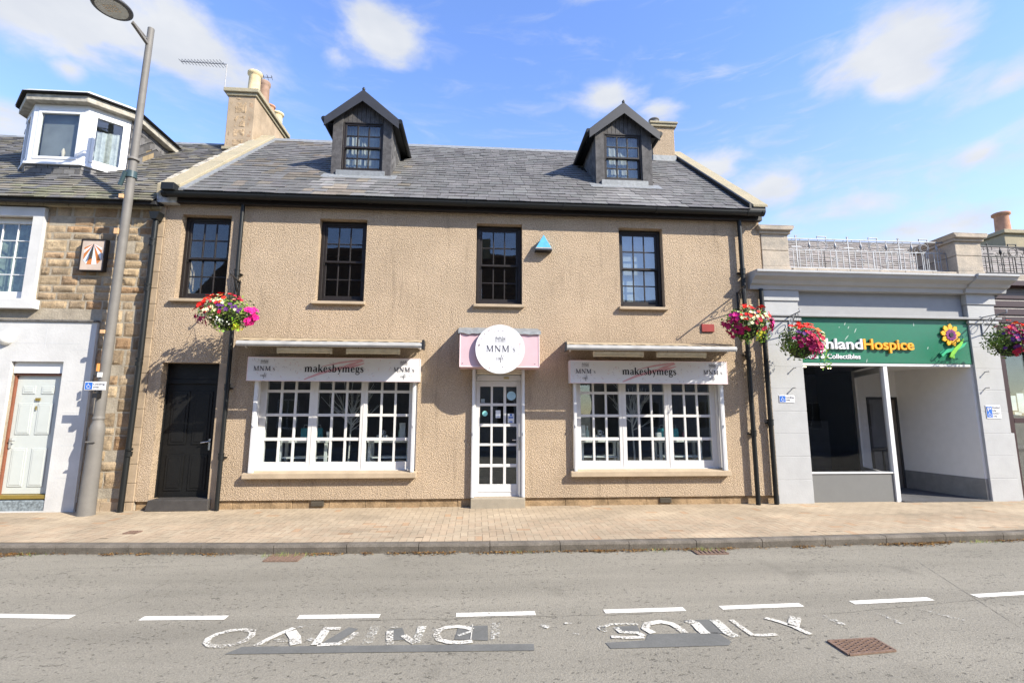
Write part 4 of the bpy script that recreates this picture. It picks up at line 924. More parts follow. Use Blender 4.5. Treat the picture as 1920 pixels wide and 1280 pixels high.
for sx, s in ((P3[0], 1), (P0[0], -1)):
    yt = (zt-5.70)/SL; xa = sx
    mb.face([(xa, 1.3, 6.4), (xa, yt, zt), (xa, 1.3, zt)] if s > 0 else [(xa, 1.3, 6.4), (xa, 1.3, zt), (xa, yt, zt)], (.6, .6, .62))
    for j in range(9):
        for i in range(14):
            y0 = 1.3+j*.17+(.085 if i % 2 else 0); z0 = NF(1.3+j*.17)+i*.12
            y1 = y0+.165
            if NF(y0) > zt-.05 or z0+.1 > zt+.02: continue
            th = U(.01, .02); c = U(.55, 1.25); cc = (c, c, c*1.03) if R() > .1 else (c*2.0, c*1.6, c*1.0)
            xo = xa+s*th; z1 = z0+SL*.165
            if z1+.11 > zt+.02: z1 = z0
            pts = [(xo, y0, z0), (xo, y1, z1), (xo-s*.008, y1, z1+.122), (xo-s*.008, y0, z0+.122)]
            mb.face(pts if s > 0 else pts[::-1], cc)
mb.sides('slate_cheek', SLATE, bo_, -8.67)
mb = MB(); n = 16
for i in range(n):
    M, L_ = facet(P2, P3, 0, 0); u0, u1 = .25+.6*i/n, .25+.6*(i+1)/n; mb.face([M(u0, zb+.1, -.12-.02*math.sin(i*1.4)), M(u1, zb+.1, -.12-.02*math.sin((i+1)*1.4)), M(u1, zt-.35-.1*(1-i/n), -.12-.02*math.sin((i+1)*1.4)), M(u0, zt-.35-.1*(1-i/n), -.12-.02*math.sin(i*1.4))], sm=True)
mb.build('net_curtain', mat('grey_lace_curtain', (.42, .43, .42, 1), .9, var=.25, vs=9), bo_)
mb = MB(); mb.box(-9.5, -7.85, 1.45, 1.5, 6.3, zt); mb.build('dormer_back_wall', mat('grey_room_wall', (.60, .62, .60, 1), .9), bo_)
mb = MB(); mb.tube([(-8.6, .93, 6.85), (-8.6, .93, 6.98), (-8.6, .93, 7.06)], [.02, .035, .01], 8); mb.build('window_ornament', mat('cream_ornament', (.6, .5, .4, 1)), bo_)
# sundial plaque
t = thing('sundial_plaque', (-6.95, -.03, 4.19), 'framed sundial plaque with orange and white rays on the stone wall', 'sundial')
mb = MB(); x0, x1, z0, z1 = -7.165, -6.765, 4.19, 4.76
mb.box(x0, x1, -.10, -.02, z0, z1); mb.build('plaque_case', mat('pinkish_stone_plaque', (.50, .40, .33, 1), .8, var=.1), t, .006)
mb = MB(); mb.box(x0-.01, x0+.008, -.115, -.02, z0-.01, z1+.01); mb.box(x1-.008, x1+.01, -.115, -.02, z0-.01, z1+.01); mb.box(x0+.008, x1-.008, -.115, -.02, z1-.006, z1+.012); mb.box(x0+.008, x1-.008, -.112, -.02, z0-.012, z0+.004); mb.build('plaque_frame', BLACKW, t)
cx, cz = (x0+x1)/2, z1-.08; X0, X1, Z0 = x0+.05, x1-.05, z0+.11
def ray_edge(k):
    a = -math.pi/2-1.15+2.3*k/10; dx, dz = math.cos(a), math.sin(a); t_ = min(((X1 if dx > 0 else X0)-cx)/dx if abs(dx) > 1e-6 else 9, (Z0-cz)/dz if dz < 0 else 9); return (cx+dx*t_, cz+dz*t_)
for nm, mm, par in (('orange_rays', mat('orange_ray_paint', (.50, .17, .04, 1), .6), 0), ('white_rays', mat('pale_blue_ray_paint', (.62, .68, .72, 1), .6), 1)):
    mb = MB()
    for k in range(10):
        if k % 2 != par: continue
        a, b = ray_edge(k), ray_edge(k+1); mb.face([(cx, -.102, cz), (a[0], -.102, a[1]), (b[0], -.102, b[1])])
    mb.build(nm, mm, t)
mb = MB(); mb.mesh([(cx-.006, -.103, cz), (cx+.006, -.103, cz), (cx+.0, -.103, cz-.27), (cx, -.18, cz-.24)], [(0, 2, 3), (1, 3, 2), (0, 3, 1), (0, 1, 2)]); mb.build('gnomon', IRON, t)
# ------------------------------------------------------------------ charity shop on the right
sh = thing('shop_building', (8, 0, 0), 'grey painted single-storey shop with cornice, stone parapet pillars and recessed entrance', 'shop')
OP = (6.40, 10.03, -.02, 4.18)
mb = MB()
def pier(mb, x0, x1):
    zs_ = [0, .43, .86, 1.29, 1.72, 2.15, 2.58, 3.01, 3.5]
    for a, b in zip(zs_, zs_[1:]): mb.box(x0, x1, 0, .35, a+.004 if a else -.03, b-.004)
    mb.box(x0+.004, x1-.004, .004, .35, 0, 3.5)
mb = MB(); pier(mb, 5.70, 6.395); p1 = mb.build('pier', GREYP, sh, .004, 1)
mb = MB(); pier(mb, 10.03, 10.62); p2 = mb.build('pier', GREYP, sh, .004, 1)
mb = MB()
for a, b in ((5.66, 6.42), (10.0, 10.66)):
    mb.box(a, b, -.03, .35, 3.5, 3.56); mb.box(a+.03, b-.03, -.006, .35, 3.56, 3.9); mb.box(a+.01, b-.01, -.03, .35, 3.9, 4.12)
mb.sides('pier_cap', GREYP, sh, 8.2, .006)
mb = MB(); mb.box(6.42, 10.0, .08, .35, 3.64, 4.18); mb.build('plain_frieze', GREYM, sh)
mb = MB(); prof = [(0.1, 4.12), (-.06, 4.12), (-.08, 4.2), (-.14, 4.22), (-.18, 4.28), (-.30, 4.33), (-.33, 4.38), (-.36, 4.40), (-.36, 4.44), (.1, 4.47)]
mb.prism(prof, 5.38, 'x', 10.75); o = mb.build('cornice', GREYP, sh)
mb = MB(); mb.prism([(p-.05 if p < 0 else p, z+.004) for p, z in prof], 9.93, 'x', 10.82); mb.build('cornice_break', GREYP, sh)
mb = MB(); x = 6.36
while x < 9.93: e = min(9.93, x+U(.5, .75)); mb.box(x+.004, e-.004, .0, .4, 4.46, 4.60-U(0, .01)); x = e
mb.box(10.58, 14, .0, .4, 4.40, 4.56); mb.build('blocking_course', PEDS, sh, .012)
def pedestal(x0, x1, yb, zc):
    mb = MB(); mb.box(x0, x1, -.0, yb, 4.46, 4.62); mb.box(x0+.015, x1-.015, .015, yb, 4.62, 4.95); mb.box(x0+.012, x1-.012, .012, yb, 4.955, zc-.14)
    mb.box(x0-.03, x1+.03, -.03, yb+.03, zc-.14, zc-.08); mb.prism([(x0-.04, zc-.08), (x1+.04, zc-.08), (x1+.09, zc), (x0-.09, zc)], -.09, 'y', yb+.08); mb.box(x0-.08, x1+.08, -.08, yb+.07, zc+.001, zc+.025)
    return mb.build('parapet_pillar', PEDS, sh, .014)
pedestal(5.72, 6.32, .5, 5.44); pedestal(9.95, 10.56, .95, 5.40)
# slate roof behind the parapet
mb = MB(); f2_ = lambda y: 4.35+.74*(y-.6)
mb.face([(5.95, .6, f2_(.6)), (16, .6, f2_(.6)), (16, 3.5, f2_(3.5)), (5.95, 3.5, f2_(3.5))]); mb.box(5.72, 16, 3.5, 3.7, 0, 6.4); r2_ = mb.build('rear_roof', DARK, sh)
mb = MB(); slates(mb, 5.95, 15.5, .6, 3.5, f2_, None, .16, .25, lambda x, y, c: [c[0]*2.1, c[1]*1.95, c[2]*1.8], .02); mb.prism([(3.42, f2_(3.42)+.02), (3.52, f2_(3.5)+.05), (3.62, f2_(3.42))], 5.95, 'x', 15.5); mb.build('slates', SLATE, r2_)
# fascia frame strip + opening reveals
mb = MB(); mb.box(5.66, 10.72, -.055, -.004, 3.585, 3.625) ; mb.box(6.42, 10.0, -.0, .1, 3.585, 3.64); mb.build('sign_rail', GREYM, sh, .004, 1)
mb = MB(); mb.box(6.40, 10.03, .04, .3, 2.62, 2.67); mb.build('lintel_trim', UPVC, sh)
# shopfront
mb = MB(); mb.box(6.40, 8.16, .08, .16, -.02, .53); mb.build('stall_riser', mat('stall_riser_grey', (.155, .155, .15, 1), .55, .3, var=.04), sh)
mb = MB(); mb.box(6.40, 8.10, .06, .18, .53, .56); mb.box(8.10, 8.19, .05, .15, -.02, 2.62); mb.box(6.40, 6.43, .08, .16, .56, 2.62)
mb.prism([(8.12, .15), (8.18, .15), (8.78, 1.58), (8.72, 1.58)], 2.5, 'z', 2.62); mb.prism([(8.12, .15), (8.18, .15), (8.78, 1.58), (8.72, 1.58)], 0, 'z', .5); wfr = mb.build('window_frame', UPVC, sh, .004, 1)
MB().box(6.43, 8.10, .11, .12, .56, 2.62).build('pane', GLASS4, wfr); MB().prism([(8.145, .15), (8.153, .15), (8.753, 1.58), (8.745, 1.58)], .5, 'z', 2.5).build('pane', GLASS4, wfr)
mb = MB(); mb.box(6.42, 9.75, 2.9, 3.0, 0, 2.75); mb.box(6.40, 6.43, .17, 2.9, 0, 2.75); mb.box(8.74, 8.78, 1.70, 2.9, 0, 2.75)
for a, b in ((2.66, 2.70), (0, .03)): mb.prism([(6.4, .2), (8.12, .2), (8.72, 1.6), (8.72, 3.0), (6.4, 3.0)], a, 'z', b)
mb.box(6.9, 7.0, 1.9, 2.0, 0, 2.6); mb.box(7.6, 8.3, 2.0, 2.5, 0, 1.5); mb.build('shop_interior', mat('black_shop_interior', (.012, .012, .013, 1), .8), sh)
WH2 = mat('porch_white_wall', (.66, .645, .62, 1), .8, .2, var=.03)
mb = MB(); mb.box(8.74, 8.97, 1.6, 1.68, .0, 2.7); mb.box(9.72, 9.9, 1.6, 1.68, .0, 2.7); mb.box(8.97, 9.72, 1.6, 1.68, 2.06, 2.7)
mb.prism([(9.74, 1.6), (9.98, .05), (10.03, .05), (9.84, 1.6)], .42, 'z', 2.7); mb.build('porch_wall', WH2, sh)
mb = MB(); mb.prism([(9.728, 1.6), (9.972, .04), (10.03, .04), (9.84, 1.6)], 0, 'z', .42); mb.build('porch_dado', mat('porch_dado_grey', (.20, .20, .195, 1), .7), sh)
mb = MB(); mb.prism([(8.13, .2), (10.03, .2), (10.03, 1.7), (8.73, 1.7), (8.73, 1.6)], 2.66, 'z', 2.70); mb.build('porch_ceiling', WH2, sh)
mb = MB(); mb.box(8.19, 9.97, -.02, 2.2, -.02, .025); mb.build('porch_floor', mat('dark_ribbed_mat', (.08, .08, .085, 1), .8, var=.2, fine=.2), sh)
mb = MB(); mb.box(8.97, 9.03, 1.58, 1.66, .02, 2.06); mb.box(9.67, 9.72, 1.58, 1.66, .02, 2.06); mb.box(9.03, 9.67, 1.58, 1.66, 2.0, 2.06)
mb.box(9.45, 9.51, 1.59, 1.65, .02, 2.0); mb.box(9.03, 9.45, 1.59, 1.65, .84, .92); mb.box(9.03, 9.45, 1.59, 1.65, .36, .40); mb.box(9.25, 9.28, 1.59, 1.65, .02, .84)
dd = mb.build('inner_door', mat('dark_grey_door_frame', (.035, .033, .032, 1), .5), sh, .004, 1)
mb = MB(); mb.box(9.03, 9.45, 1.62, 1.64, .02, 2.0); mb.build('door_panel', mat('mid_grey_door_glass', (.15, .15, .155, 1), .3), dd)
mb = MB(); mb.box(9.51, 9.67, 1.61, 1.65, .02, 2.0); mb.build('door_leaf', mat('taupe_door_leaf', (.15, .125, .10, 1), .6), dd)
for x, y in ((6.85, .6), (7.25, .62), (7.62, .9)):
    mb = MB(); mb.lathe([(.03, 0), (.03, .01)], x, y, 2.64, 12); mb.build('ceiling_spotlight', mat('lit_spot', (1, .8, .5, 1), emit=6.), sh)
# dark side house beyond
ds = thing('corner_shop', (12, 0, 0), 'dark maroon shop at the right edge with shutter box and glazed front', 'shop')
mb = MB(); mb.box(10.64, 15, .06, .3, 3.15, 4.38)
for k in range(6): mb.box(10.64, 15, .04, .06, 3.2+k*.17, 3.34+k*.17)
mb.box(10.66, 15, -.1, .1, 4.3, 4.42); mb.build('shutter_box', MAROON, ds, .008)
mb = MB()
for a, b, c, d in ((10.72, 10.84, 0, 3.15), (11.35, 11.47, 0, 3.15), (10.84, 11.35, 0, .1), (10.84, 11.35, 2.95, 3.15), (10.84, 11.35, 1.50, 1.6), (11.47, 15, 0, .5), (11.47, 15, 2.95, 3.15)): mb.box(a, b, .1, .2, c, d)
fo = mb.build('shopfront_frame', MAROON, ds, .005, 1); MB().box(10.84, 15, .15, .16, .1, 2.95).build('pane', GLASS, fo)
mb = MB(); mb.box(10.62, 10.74, .05, .3, 0, 1.3); mb.build('pale_plinth', GREYP, ds, .006)
mb = MB(); mb.box(10.72, 15, 2.5, 2.6, 0, 3.2); mb.box(10.62, 15, .25, 2.6, 3.16, 3.2); mb.box(10.72, 15, .25, 2.5, 0, .03); mb.build('shop_interior', INT, ds)
mb = MB(); mb.box(10.90, 11.02, .165, .17, 1.75, 2.05); mb.box(11.05, 11.2, .165, .17, 1.7, 2.1); mb.box(10.95, 11.1, .165, .17, 1.66, 1.72); mb.build('window_poster', mat('white_poster', (.6, .62, .62, 1), .7), ds)
mb2 = MB(); mb2.box(15.62, 16.9, 3.7, 4.6, 5.0, 7.0); mb2.box(15.55, 17.0, 3.62, 4.7, 7.0, 7.12); cc = mb2.build('chimney', COPE, ds, .015)
chimney_pot(cc, 15.98, 4.0, 7.12, .19, .66, CLAY)
# railings on the parapet
def railing(name, x0, x1, y, z0, z1, posts, m, label):
    t = thing(name, ((x0+x1)/2, y, z0), label, 'railing')
    mb = MB(); mb.box(x0, x1, y-.012, y+.012, z1-.02, z1); mb.box(x0, x1, y-.012, y+.012, z0, z0+.02); mb.build('rail', m, t)
    W_ = (x1-x0); n = int(W_/.135); mb = MB()
    zc = z0+(z1-z0)*.62
    for i in range(n+1):
        x = x0+W_*i/n; mb.box(x-.006, x+.006, y-.006, y+.006, z0, zc)
    mb.box(x0, x1, y-.007, y+.007, zc-.01, zc+.004); mb.build('baluster_rods', m, t)
    mb = MB(); k = 0; x = x0+.22
    def curl(cx, cz, r, a0, a1, w=.006):
        pts = [(cx+r*(1-.45*s/10)*math.cos(a0+(a1-a0)*s/10), y, cz+r*(1-.45*s/10)*math.sin(a0+(a1-a0)*s/10)) for s in range(11)]
        mb.tube(pts, w, 5, cap=False)
    while x < x1-.15:
        if k % 4 == 0:
            mb.box(x-.009, x+.009, y-.009, y+.009, z0, z1+.05); mb.box(x-.11, x+.11, y-.012, y+.012, zc+.05, zc+.07)
            curl(x-.06, z1-.05, .06, 0, -4.5); curl(x+.06, z1-.05, .06, math.pi, math.pi+4.5); curl(x, z1+.04, .03, -1.5, 4.5)
        elif k % 4 == 2:
            pts = [(x+.085*math.cos(a), y, zc+.10+.085*math.sin(a)) for a in [2*math.pi*s/20 for s in range(21)]]; mb.tube(pts, .007, 5, cap=False)
            for s in (-.115, .115): mb.tube([(x+s*.7, y, zc+.0), (x+s, y, zc+.1), (x+s*.7, y, z1)], .006, 5, cap=False)
            mb.box(x-.10, x+.10, y-.012, y+.012, z1+.04, z1+.055); mb.box(x-.10, x-.088, y-.01, y+.01, z1-.02, z1+.05); mb.box(x+.088, x+.10, y-.01, y+.01, z1-.02, z1+.05)
            for s in (-.03, .03): mb.box(x+s-.005, x+s+.005, y-.006, y+.006, z0, zc)
        else:
            mb.box(x-.006, x+.006, y-.006, y+.006, z0, z1); mb.lathe([(.005, 0), (.022, .05), (.03, .07), (.004, .17)], x, y, zc+.02, 6)
            for s in (-1, 1): curl(x+s*.10, zc+.04, .05, math.pi/2, math.pi/2+s*4.6); curl(x+s*.035, (z0+zc)/2, .03, -math.pi/2, -math.pi/2+s*5)
        x += .285; k += 1
    mb.build('scrollwork', m, t); return t
railing('parapet_railing', 6.40, 9.95, .22, 4.66, 5.31, 4, RAILG, 'grey ornamental iron railing between the two parapet pillars above the green sign')
railing('parapet_railing', 10.60, 13.6, .12, 4.62, 5.22, 4, IRON, 'black ornamental iron railing running off the right edge beyond the right parapet pillar')
# ------------------------------------------------------------------ lettering helpers
G_ = {}
def S(*st): return st
G_['m'] = (1.78, ['b.10 0 .32 .95', 'b.68 0 .90 .78', 'b1.26 0 1.48 .78', 'h0 0 .42', 'h.58 0 1.0', 'h1.16 0 1.6', 'h.0 .9 .2', 's.30,.72,.04;.42,.93,.07;.6,.99,.12;.76,.9,.18;.79,.72,.22', 's.88,.72,.04;1.0,.93,.07;1.18,.99,.12;1.34,.9,.18;1.37,.72,.22'])
G_['a'] = (1.0, ['b.55 .05 .77 .75', 's.66,.7,.22;.6,.9,.15;.42,.99,.07;.22,.94,.07;.15,.78,.16', 's.62,.58,.05;.35,.5,.08;.14,.36,.17;.12,.2,.2;.2,.03,.1;.38,.0,.06;.58,.14,.06', 's.66,.12,.18;.75,.02,.08;.9,.03,.05'])
G_['k'] = (1.15, ['b.10 0 .32 1.5', 'h0 0 .42', 'h0 1.46 .2', 's.3,.4,.05;.85,.93,.05', 's.45,.6,.22;.92,0,.22', 'h.72 0 1.12', 'h.6 .95 1.0'])
G_['e'] = (.98, ['s.14,.52,.06;.74,.52,.06', 's.74,.55,.2;.66,.82,.15;.46,.99,.07;.24,.86,.16;.14,.5,.22;.22,.16,.18;.46,.0,.08;.7,.1,.05;.8,.22,.04'])
G_['s'] = (.85, ['s.62,.74,.1;.55,.9,.06;.38,.99,.06;.2,.9,.12;.16,.74,.17;.36,.55,.22;.58,.38,.2;.64,.22,.15;.52,.04,.07;.34,.0,.05;.18,.08,.06;.12,.26,.1'])
G_['b'] = (1.1, ['b.10 .0 .32 1.5', 'h0 1.46 .2', 's.3,.78,.05;.45,.98,.07;.68,.88,.17;.8,.5,.23;.68,.12,.17;.45,.0,.07;.28,.12,.05'])
G_['y'] = (1.05, ['s.18,.94,.24;.52,.08,.22', 's.86,.94,.05;.5,.02,.06;.36,-.32,.07;.2,-.4,.15', 'h0 .95 .42', 'h.66 .95 1.02'])
G_['g'] = (1.02, ['s.45,.99,.06;.22,.88,.16;.18,.66,.2;.26,.42,.15;.45,.34,.07;.66,.44,.15;.72,.66,.2;.64,.88,.16;.45,.99,.06', 's.3,.38,.07;.16,.22,.12;.3,.1,.18;.65,.06,.18;.86,-.1,.14;.8,-.34,.1;.5,-.46,.07;.2,-.38,.1;.12,-.2,.1;.28,-.02,.06', 's.7,.85,.06;.9,1.0,.1'])
G_['M'] = (1.75, ['s.22,0,.10;.24,1.3,.10', 's.26,1.3,.2;.78,.05,.2', 's.78,.05,.10;1.28,1.3,.10', 'b1.24 0 1.44 1.3', 'H.05 0 .4', 'H1.1 0 1.58', 'H.02 1.27 .3', 'H1.25 1.27 1.58'])
G_['N'] = (1.55, ['s.22,0,.10;.22,1.3,.10', 's.22,1.28,.22;1.12,.04,.22', 's1.16,0,.10;1.16,1.3,.10', 'H.04 0 .42', 'H.02 1.27 .3', 'H.96 1.27 1.36'])
G_["'"] = (.35, ['s.15,1.3,.12;.1,1.0,.04'])
def glyphs(mb, text, xc, zc, xh, y, width=None, spacing=1.0, bold=1.0):
    """draw high-contrast serif letters centred on xc with baseline zc and x-height xh on the plane y"""
    tot = sum(G_[c][0] for c in text)*spacing; sx = xh if width is None else width/tot; X = xc-tot*sx/2
    def quad(a, b, c, d):  # rect x0,z0,x1,z1 in glyph units
        mb.face([(X+a*sx, y, zc+b*xh), (X+c*sx, y, zc+b*xh), (X+c*sx, y, zc+d*xh), (X+a*sx, y, zc+d*xh)])
    for ch in text:
        for st in G_[ch][1]:
            if st[0] == 'b':
                a, b, c, d = [float(v) for v in st[1:].split()]; e = (c-a)*(bold-1)/2; quad(a-e, b, c+e, d)
            elif st[0] in 'hH':
                a, z, b = [float(v) for v in st[1:].split()]; quad(a, z, b, z+.06)
            else:
                P = [[float(v) for v in q.split(',')] for q in st[1:].split(';')]
                for p_ in P: p_[2] = max(p_[2]*bold, .05 if bold == 1 else .11)
                # catmull densify
                D = []
                for i in range(len(P)-1):
                    p0, p1, p2, p3 = P[max(i-1, 0)], P[i], P[i+1], P[min(i+2, len(P)-1)]
                    for t in ([0] if len(P) == 2 else [0, .25, .5, .75]):
                        D.append([.5*((2*p1[k])+(-p0[k]+p2[k])*t+(2*p0[k]-5*p1[k]+4*p2[k]-p3[k])*t*t+(-p0[k]+3*p1[k]-3*p2[k]+p3[k])*t**3) for k in range(3)])
                D.append(P[-1]); L_, R_ = [], []
                for i, p in enumerate(D):
                    a, b = D[max(i-1, 0)], D[min(i+1, len(D)-1)]; dx, dz = b[0]-a[0], b[1]-a[1]; l = math.hypot(dx, dz) or 1
                    L_.append((p[0]-dz/l*p[2]/2, p[1]+dx/l*p[2]/2)); R_.append((p[0]+dz/l*p[2]/2, p[1]-dx/l*p[2]/2))
                for i in range(len(D)-1): mb.face([(X+q[0]*sx, y, zc+q[1]*xh) for q in (R_[i], R_[i+1], L_[i+1], L_[i])])
        X += G_[ch][0]*sx*spacing
def ribbon(mb, pts, w, y):
    P = [Vector(p) for p in pts]; n = len(P); L_, R_ = [], []
    for i in range(n):
        d = (P[min(i+1, n-1)]-P[max(i-1, 0)]).normalized(); nn = Vector((-d.y, d.x)); ww = w[i] if hasattr(w, '__len__') else w
        L_.append(P[i]+nn*ww/2); R_.append(P[i]-nn*ww/2)
    for i in range(n-1): mb.face([(q.x, y, q.y) for q in (R_[i], R_[i+1], L_[i+1], L_[i])])
def cafe_logo(parent, xc, zt, s, y, mats):
    """thin monogram strokes, MNM's, and the word café in script; s = full logo width"""
    mb = MB(); h = s*.2; w = s*.30
    for k, (a, b) in enumerate(((-.5, -.5), (-.36, -.36), (-.2, -.2), (-.06, -.06), (.08, .08), (.22, .22), (.36, .36), (.5, .5))): 
        q = .0 if k % 2 else .18; ribbon(mb, [(xc+a*w, zt-h*q), (xc+b*w, zt-h)], s*.013, y)
    ribbon(mb, [(xc-.5*w, zt-.1*h), (xc-.2*w, zt-.55*h), (xc-.06*w, zt-.05*h), (xc+.22*w, zt-.9*h), (xc+.22*w, zt), (xc+.5*w, zt-.5*h)], s*.013, y)
    ribbon(mb, [(xc-.5*w, zt-.35*h), (xc+.0*w, zt-.35*h)], s*.013, y); ribbon(mb, [(xc+.1*w, zt-.5*h), (xc+.5*w, zt-.5*h)], s*.013, y)
    mb.build('monogram', mats[1], parent)
    mb = MB(); glyphs(mb, "MNM", xc-s*.07, zt-s*.50, s*.155, y, s*.76, bold=1.2); glyphs(mb, "'s", xc+s*.415, zt-s*.50, s*.13, y, s*.15); mb.build('lettering', mats[0], parent)
    mb = MB(); b = zt-s*.76; k = s*.09
    sc = [[(-1.0, .75), (-1.25, .95), (-1.5, .6), (-1.35, .1), (-1.0, .15)], [(-.25, .8), (-.6, .9), (-.8, .4), (-.6, .05), (-.3, .4), (-.2, .85), (-.25, .1), (.0, .2)], [(.0, .2), (.5, 1.5), (.6, 1.9), (.4, 1.7), (.2, .5), (.1, -.7), (.0, -1.0), (.05, -.4), (.3, .25)],
          [(.55, .45), (1.0, .7), (.95, .95), (.7, .8), (.65, .3), (.9, .05), (1.3, .35)], [(.95, 1.25), (1.2, 1.6)]]
    for p in sc: ribbon(mb, [(xc+a*k, b+c*k) for a, c in p], s*.015, y)
    mb.build('script_lettering', mats[1], parent)
FADE = mat('faded_grey_lettering', (.20, .20, .21, 1), .5, .3, var=.02)
PAST = [mat('pastel_pink', (.66, .42, .44, 1), .6), mat('pastel_grey', (.42, .42, .45, 1), .6), mat('pastel_peach', (.74, .62, .50, 1), .6)]
SPR = mat('sprinkle_print', (.9, .9, .9, 1), .6, .3, var=.01, tint=True)
# ------------------------------------------------------------------ fascia signs on the shutter boxes
def fascia_sign(x0, x1, label):
    z0, z1 = 2.222, 2.645; yb = -.20; xc = (x0+x1)/2
    t = thing('fascia_sign', (xc, -.1, z0), label, 'shop sign', 'makesbymegs fascia signs')
    mb = MB(); mb.box(x0+.004, x1-.004, yb+.012, -.002, z0+.004, z1-.004); mb.build('shutter_box', UPVC, t, .004, 1)
    mb = MB(); mb.box(x0, x1, yb, yb+.011, z0, z1); mb.build('sign_face', SIGNW, t, .002, 1)
    mb = MB(); e = .010
    for a, b, c, d in ((x0, x1, z0, z0+e), (x0, x1, z1-e, z1), (x0, x0+e, z0+e, z1-e), (x1-e, x1, z0+e, z1-e)): mb.box(a, b, yb-.003, yb-.0005, c, d)
    mb.build('sign_border', PINKL, t)
    mb = MB(); rs = random.Random(int(x0*100))
    for i in range(95):
        x = rs.uniform(x0+.06, x1-.06); z = rs.uniform(z0+.04, z1-.04)
        if abs(x-xc) < .52 and abs(z-2.43) < .09: continue
        a = rs.uniform(0, 3.14); l = .018; c = rs.choice([(.42, .40, .44), (.62, .42, .44), (.5, .45, .46), (.66, .56, .5)])
        dx, dz = math.cos(a)*l, math.sin(a)*l; nx, nz = -math.sin(a)*.0035, math.cos(a)*.0035
        mb.face([(x-dx+nx, yb-.002, z-dz+nz), (x-dx-nx, yb-.002, z-dz-nz), (x+dx-nx, yb-.002, z+dz-nz), (x+dx+nx, yb-.002, z+dz+nz)], c)
    mb.build('sprinkle_pattern', SPR, t)
    mb = MB(); ribbon(mb, [(xc-.52, z0+.03), (xc-.25, z0+.14), (xc+.10, z0+.24), (xc+.30, z1-.16), (xc+.52, z1-.10)], [.02, .045, .05, .06, .01], yb-.003)
    ribbon(mb, [(xc-.22, z1-.16), (xc+.10, z1-.09), (xc+.48, z1-.035)], [.01, .03, .025], yb-.0035); ribbon(mb, [(xc+.50, z1-.05), (xc+.28, z1-.12), (xc+.02, z0+.20)], [.02, .045, .03], yb-.004)
    mb.build('brush_stroke', BRUSH, t)
    mb = MB(); glyphs(mb, 'makesbymegs', xc, 2.385, .089, yb-.0065, 1.04, bold=1.3); mb.build('lettering', INK, t)
    cafe_logo(t, x0+.29, z1-.045, .40, yb-.0065, (INKG, FADE)); cafe_logo(t, x1-.29, z1-.045, .40, yb-.0065, (INKG, FADE))
    return t
fascia_sign(-4.06, -1.035, 'white makesbymegs sign with pink brush stroke above the shop window left of the cafe door')
fascia_sign(1.715, 4.735, 'white makesbymegs sign with pink brush stroke above the shop window right of the cafe door')
# ------------------------------------------------------------------ folding awnings with tube lights
def awning(xa, xb, xc_, xd, label, flip):
    t = thing('shop_awning', ((xa+xb)/2, 0, 2.85), label, 'awning', 'retracted white awnings')
    mb = MB(); mb.box(xa, xb, -.10, -.003, 2.90, 3.01); mb.build('wall_housing', mat('brown_stained_housing', (.22, .17, .11, 1), .8, var=.4, vs=12), t, .01)
    mb = MB(); n = 36
    for i in range(n):
        u0, u1 = i/n, (i+1)/n; f = lambda u, v, k: (xa+(xb-xa)*u)*(1-v)+(xc_+(xd-xc_)*u)*v
        s0 = .006*math.sin(i*2.1)
        mb.mesh([(f(u0, 0, 0), -.08, 3.005), (f(u1, 0, 0), -.08, 3.005), (f(u1, 1, 0), -.86, 2.850+s0), (f(u0, 1, 0), -.86, 2.850+s0)], [(0, 3, 2, 1)])
        mb.mesh([(f(u0, 0, 0), -.08, 2.995), (f(u1, 0, 0), -.08, 2.995), (f(u1, 1, 0), -.86, 2.842+s0), (f(u0, 1, 0), -.86, 2.842+s0)], [(0, 1, 2, 3)])
    mb.build('canopy_sheet', mat('stained_cream_canopy', (.44, .36, .25, 1), .85, .15, var=.5, vs=7, col2=(.20, .14, .08, 1)), t)
    mb = MB(); mb.box(xc_, xd, -.93, -.86, 2.75, 2.832); mb.box(xc_, xd, -.945, -.93, 2.77, 2.815); mb.build('front_bar', mat('dulled_white_bar', (.44, .43, .41, 1), .5, .3, var=.15, vs=6), t, .012)
    e = xd if not flip else xc_; s = 1 if not flip else -1
    mb = MB(); mb.box(e-.02, e+.02, -.95, -.80, 2.72, 2.88); mb.build('end_bracket', IRON, t, .006)
    for e2, w in ((xc_+.1, xa+.1), (xd-.1, xb-.1)):
        mb = MB(); mb.bar((w, -.06, 2.84), (e2, -.87, 2.80), .03, .045); mb.build('folding_arm', WHITE, t, .004, 1)
    for a in (.18, .56):
        x0 = xc_+(xd-xc_)*a; x1 = x0+(xd-xc_)*.30
        mb = MB(); mb.box(x0, x1, -.66, -.60, 2.70, 2.76); mb.tube([(x0+.02, -.63, 2.685), (x1-.02, -.63, 2.685)], .016, 8); mb.box(x0, x0+.03, -.655, -.605, 2.665, 2.70); mb.box(x1-.03, x1, -.655, -.605, 2.665, 2.70)
        mb.build('tube_light', CREAM, t, .004, 1)
        MB().bar((x0+.2, -.63, 2.76), (x0+.2, -.63, 2.86), .01).build('lamp_hanger', IRON, t)
awning(-4.26, -.955, -3.94, -.91, 'narrow white awning bar with tube lights above the window left of the cafe door', False)
awning(1.65, 4.92, 1.51, 4.55, 'narrow white awning bar with tube lights above the window right of the cafe door', True)
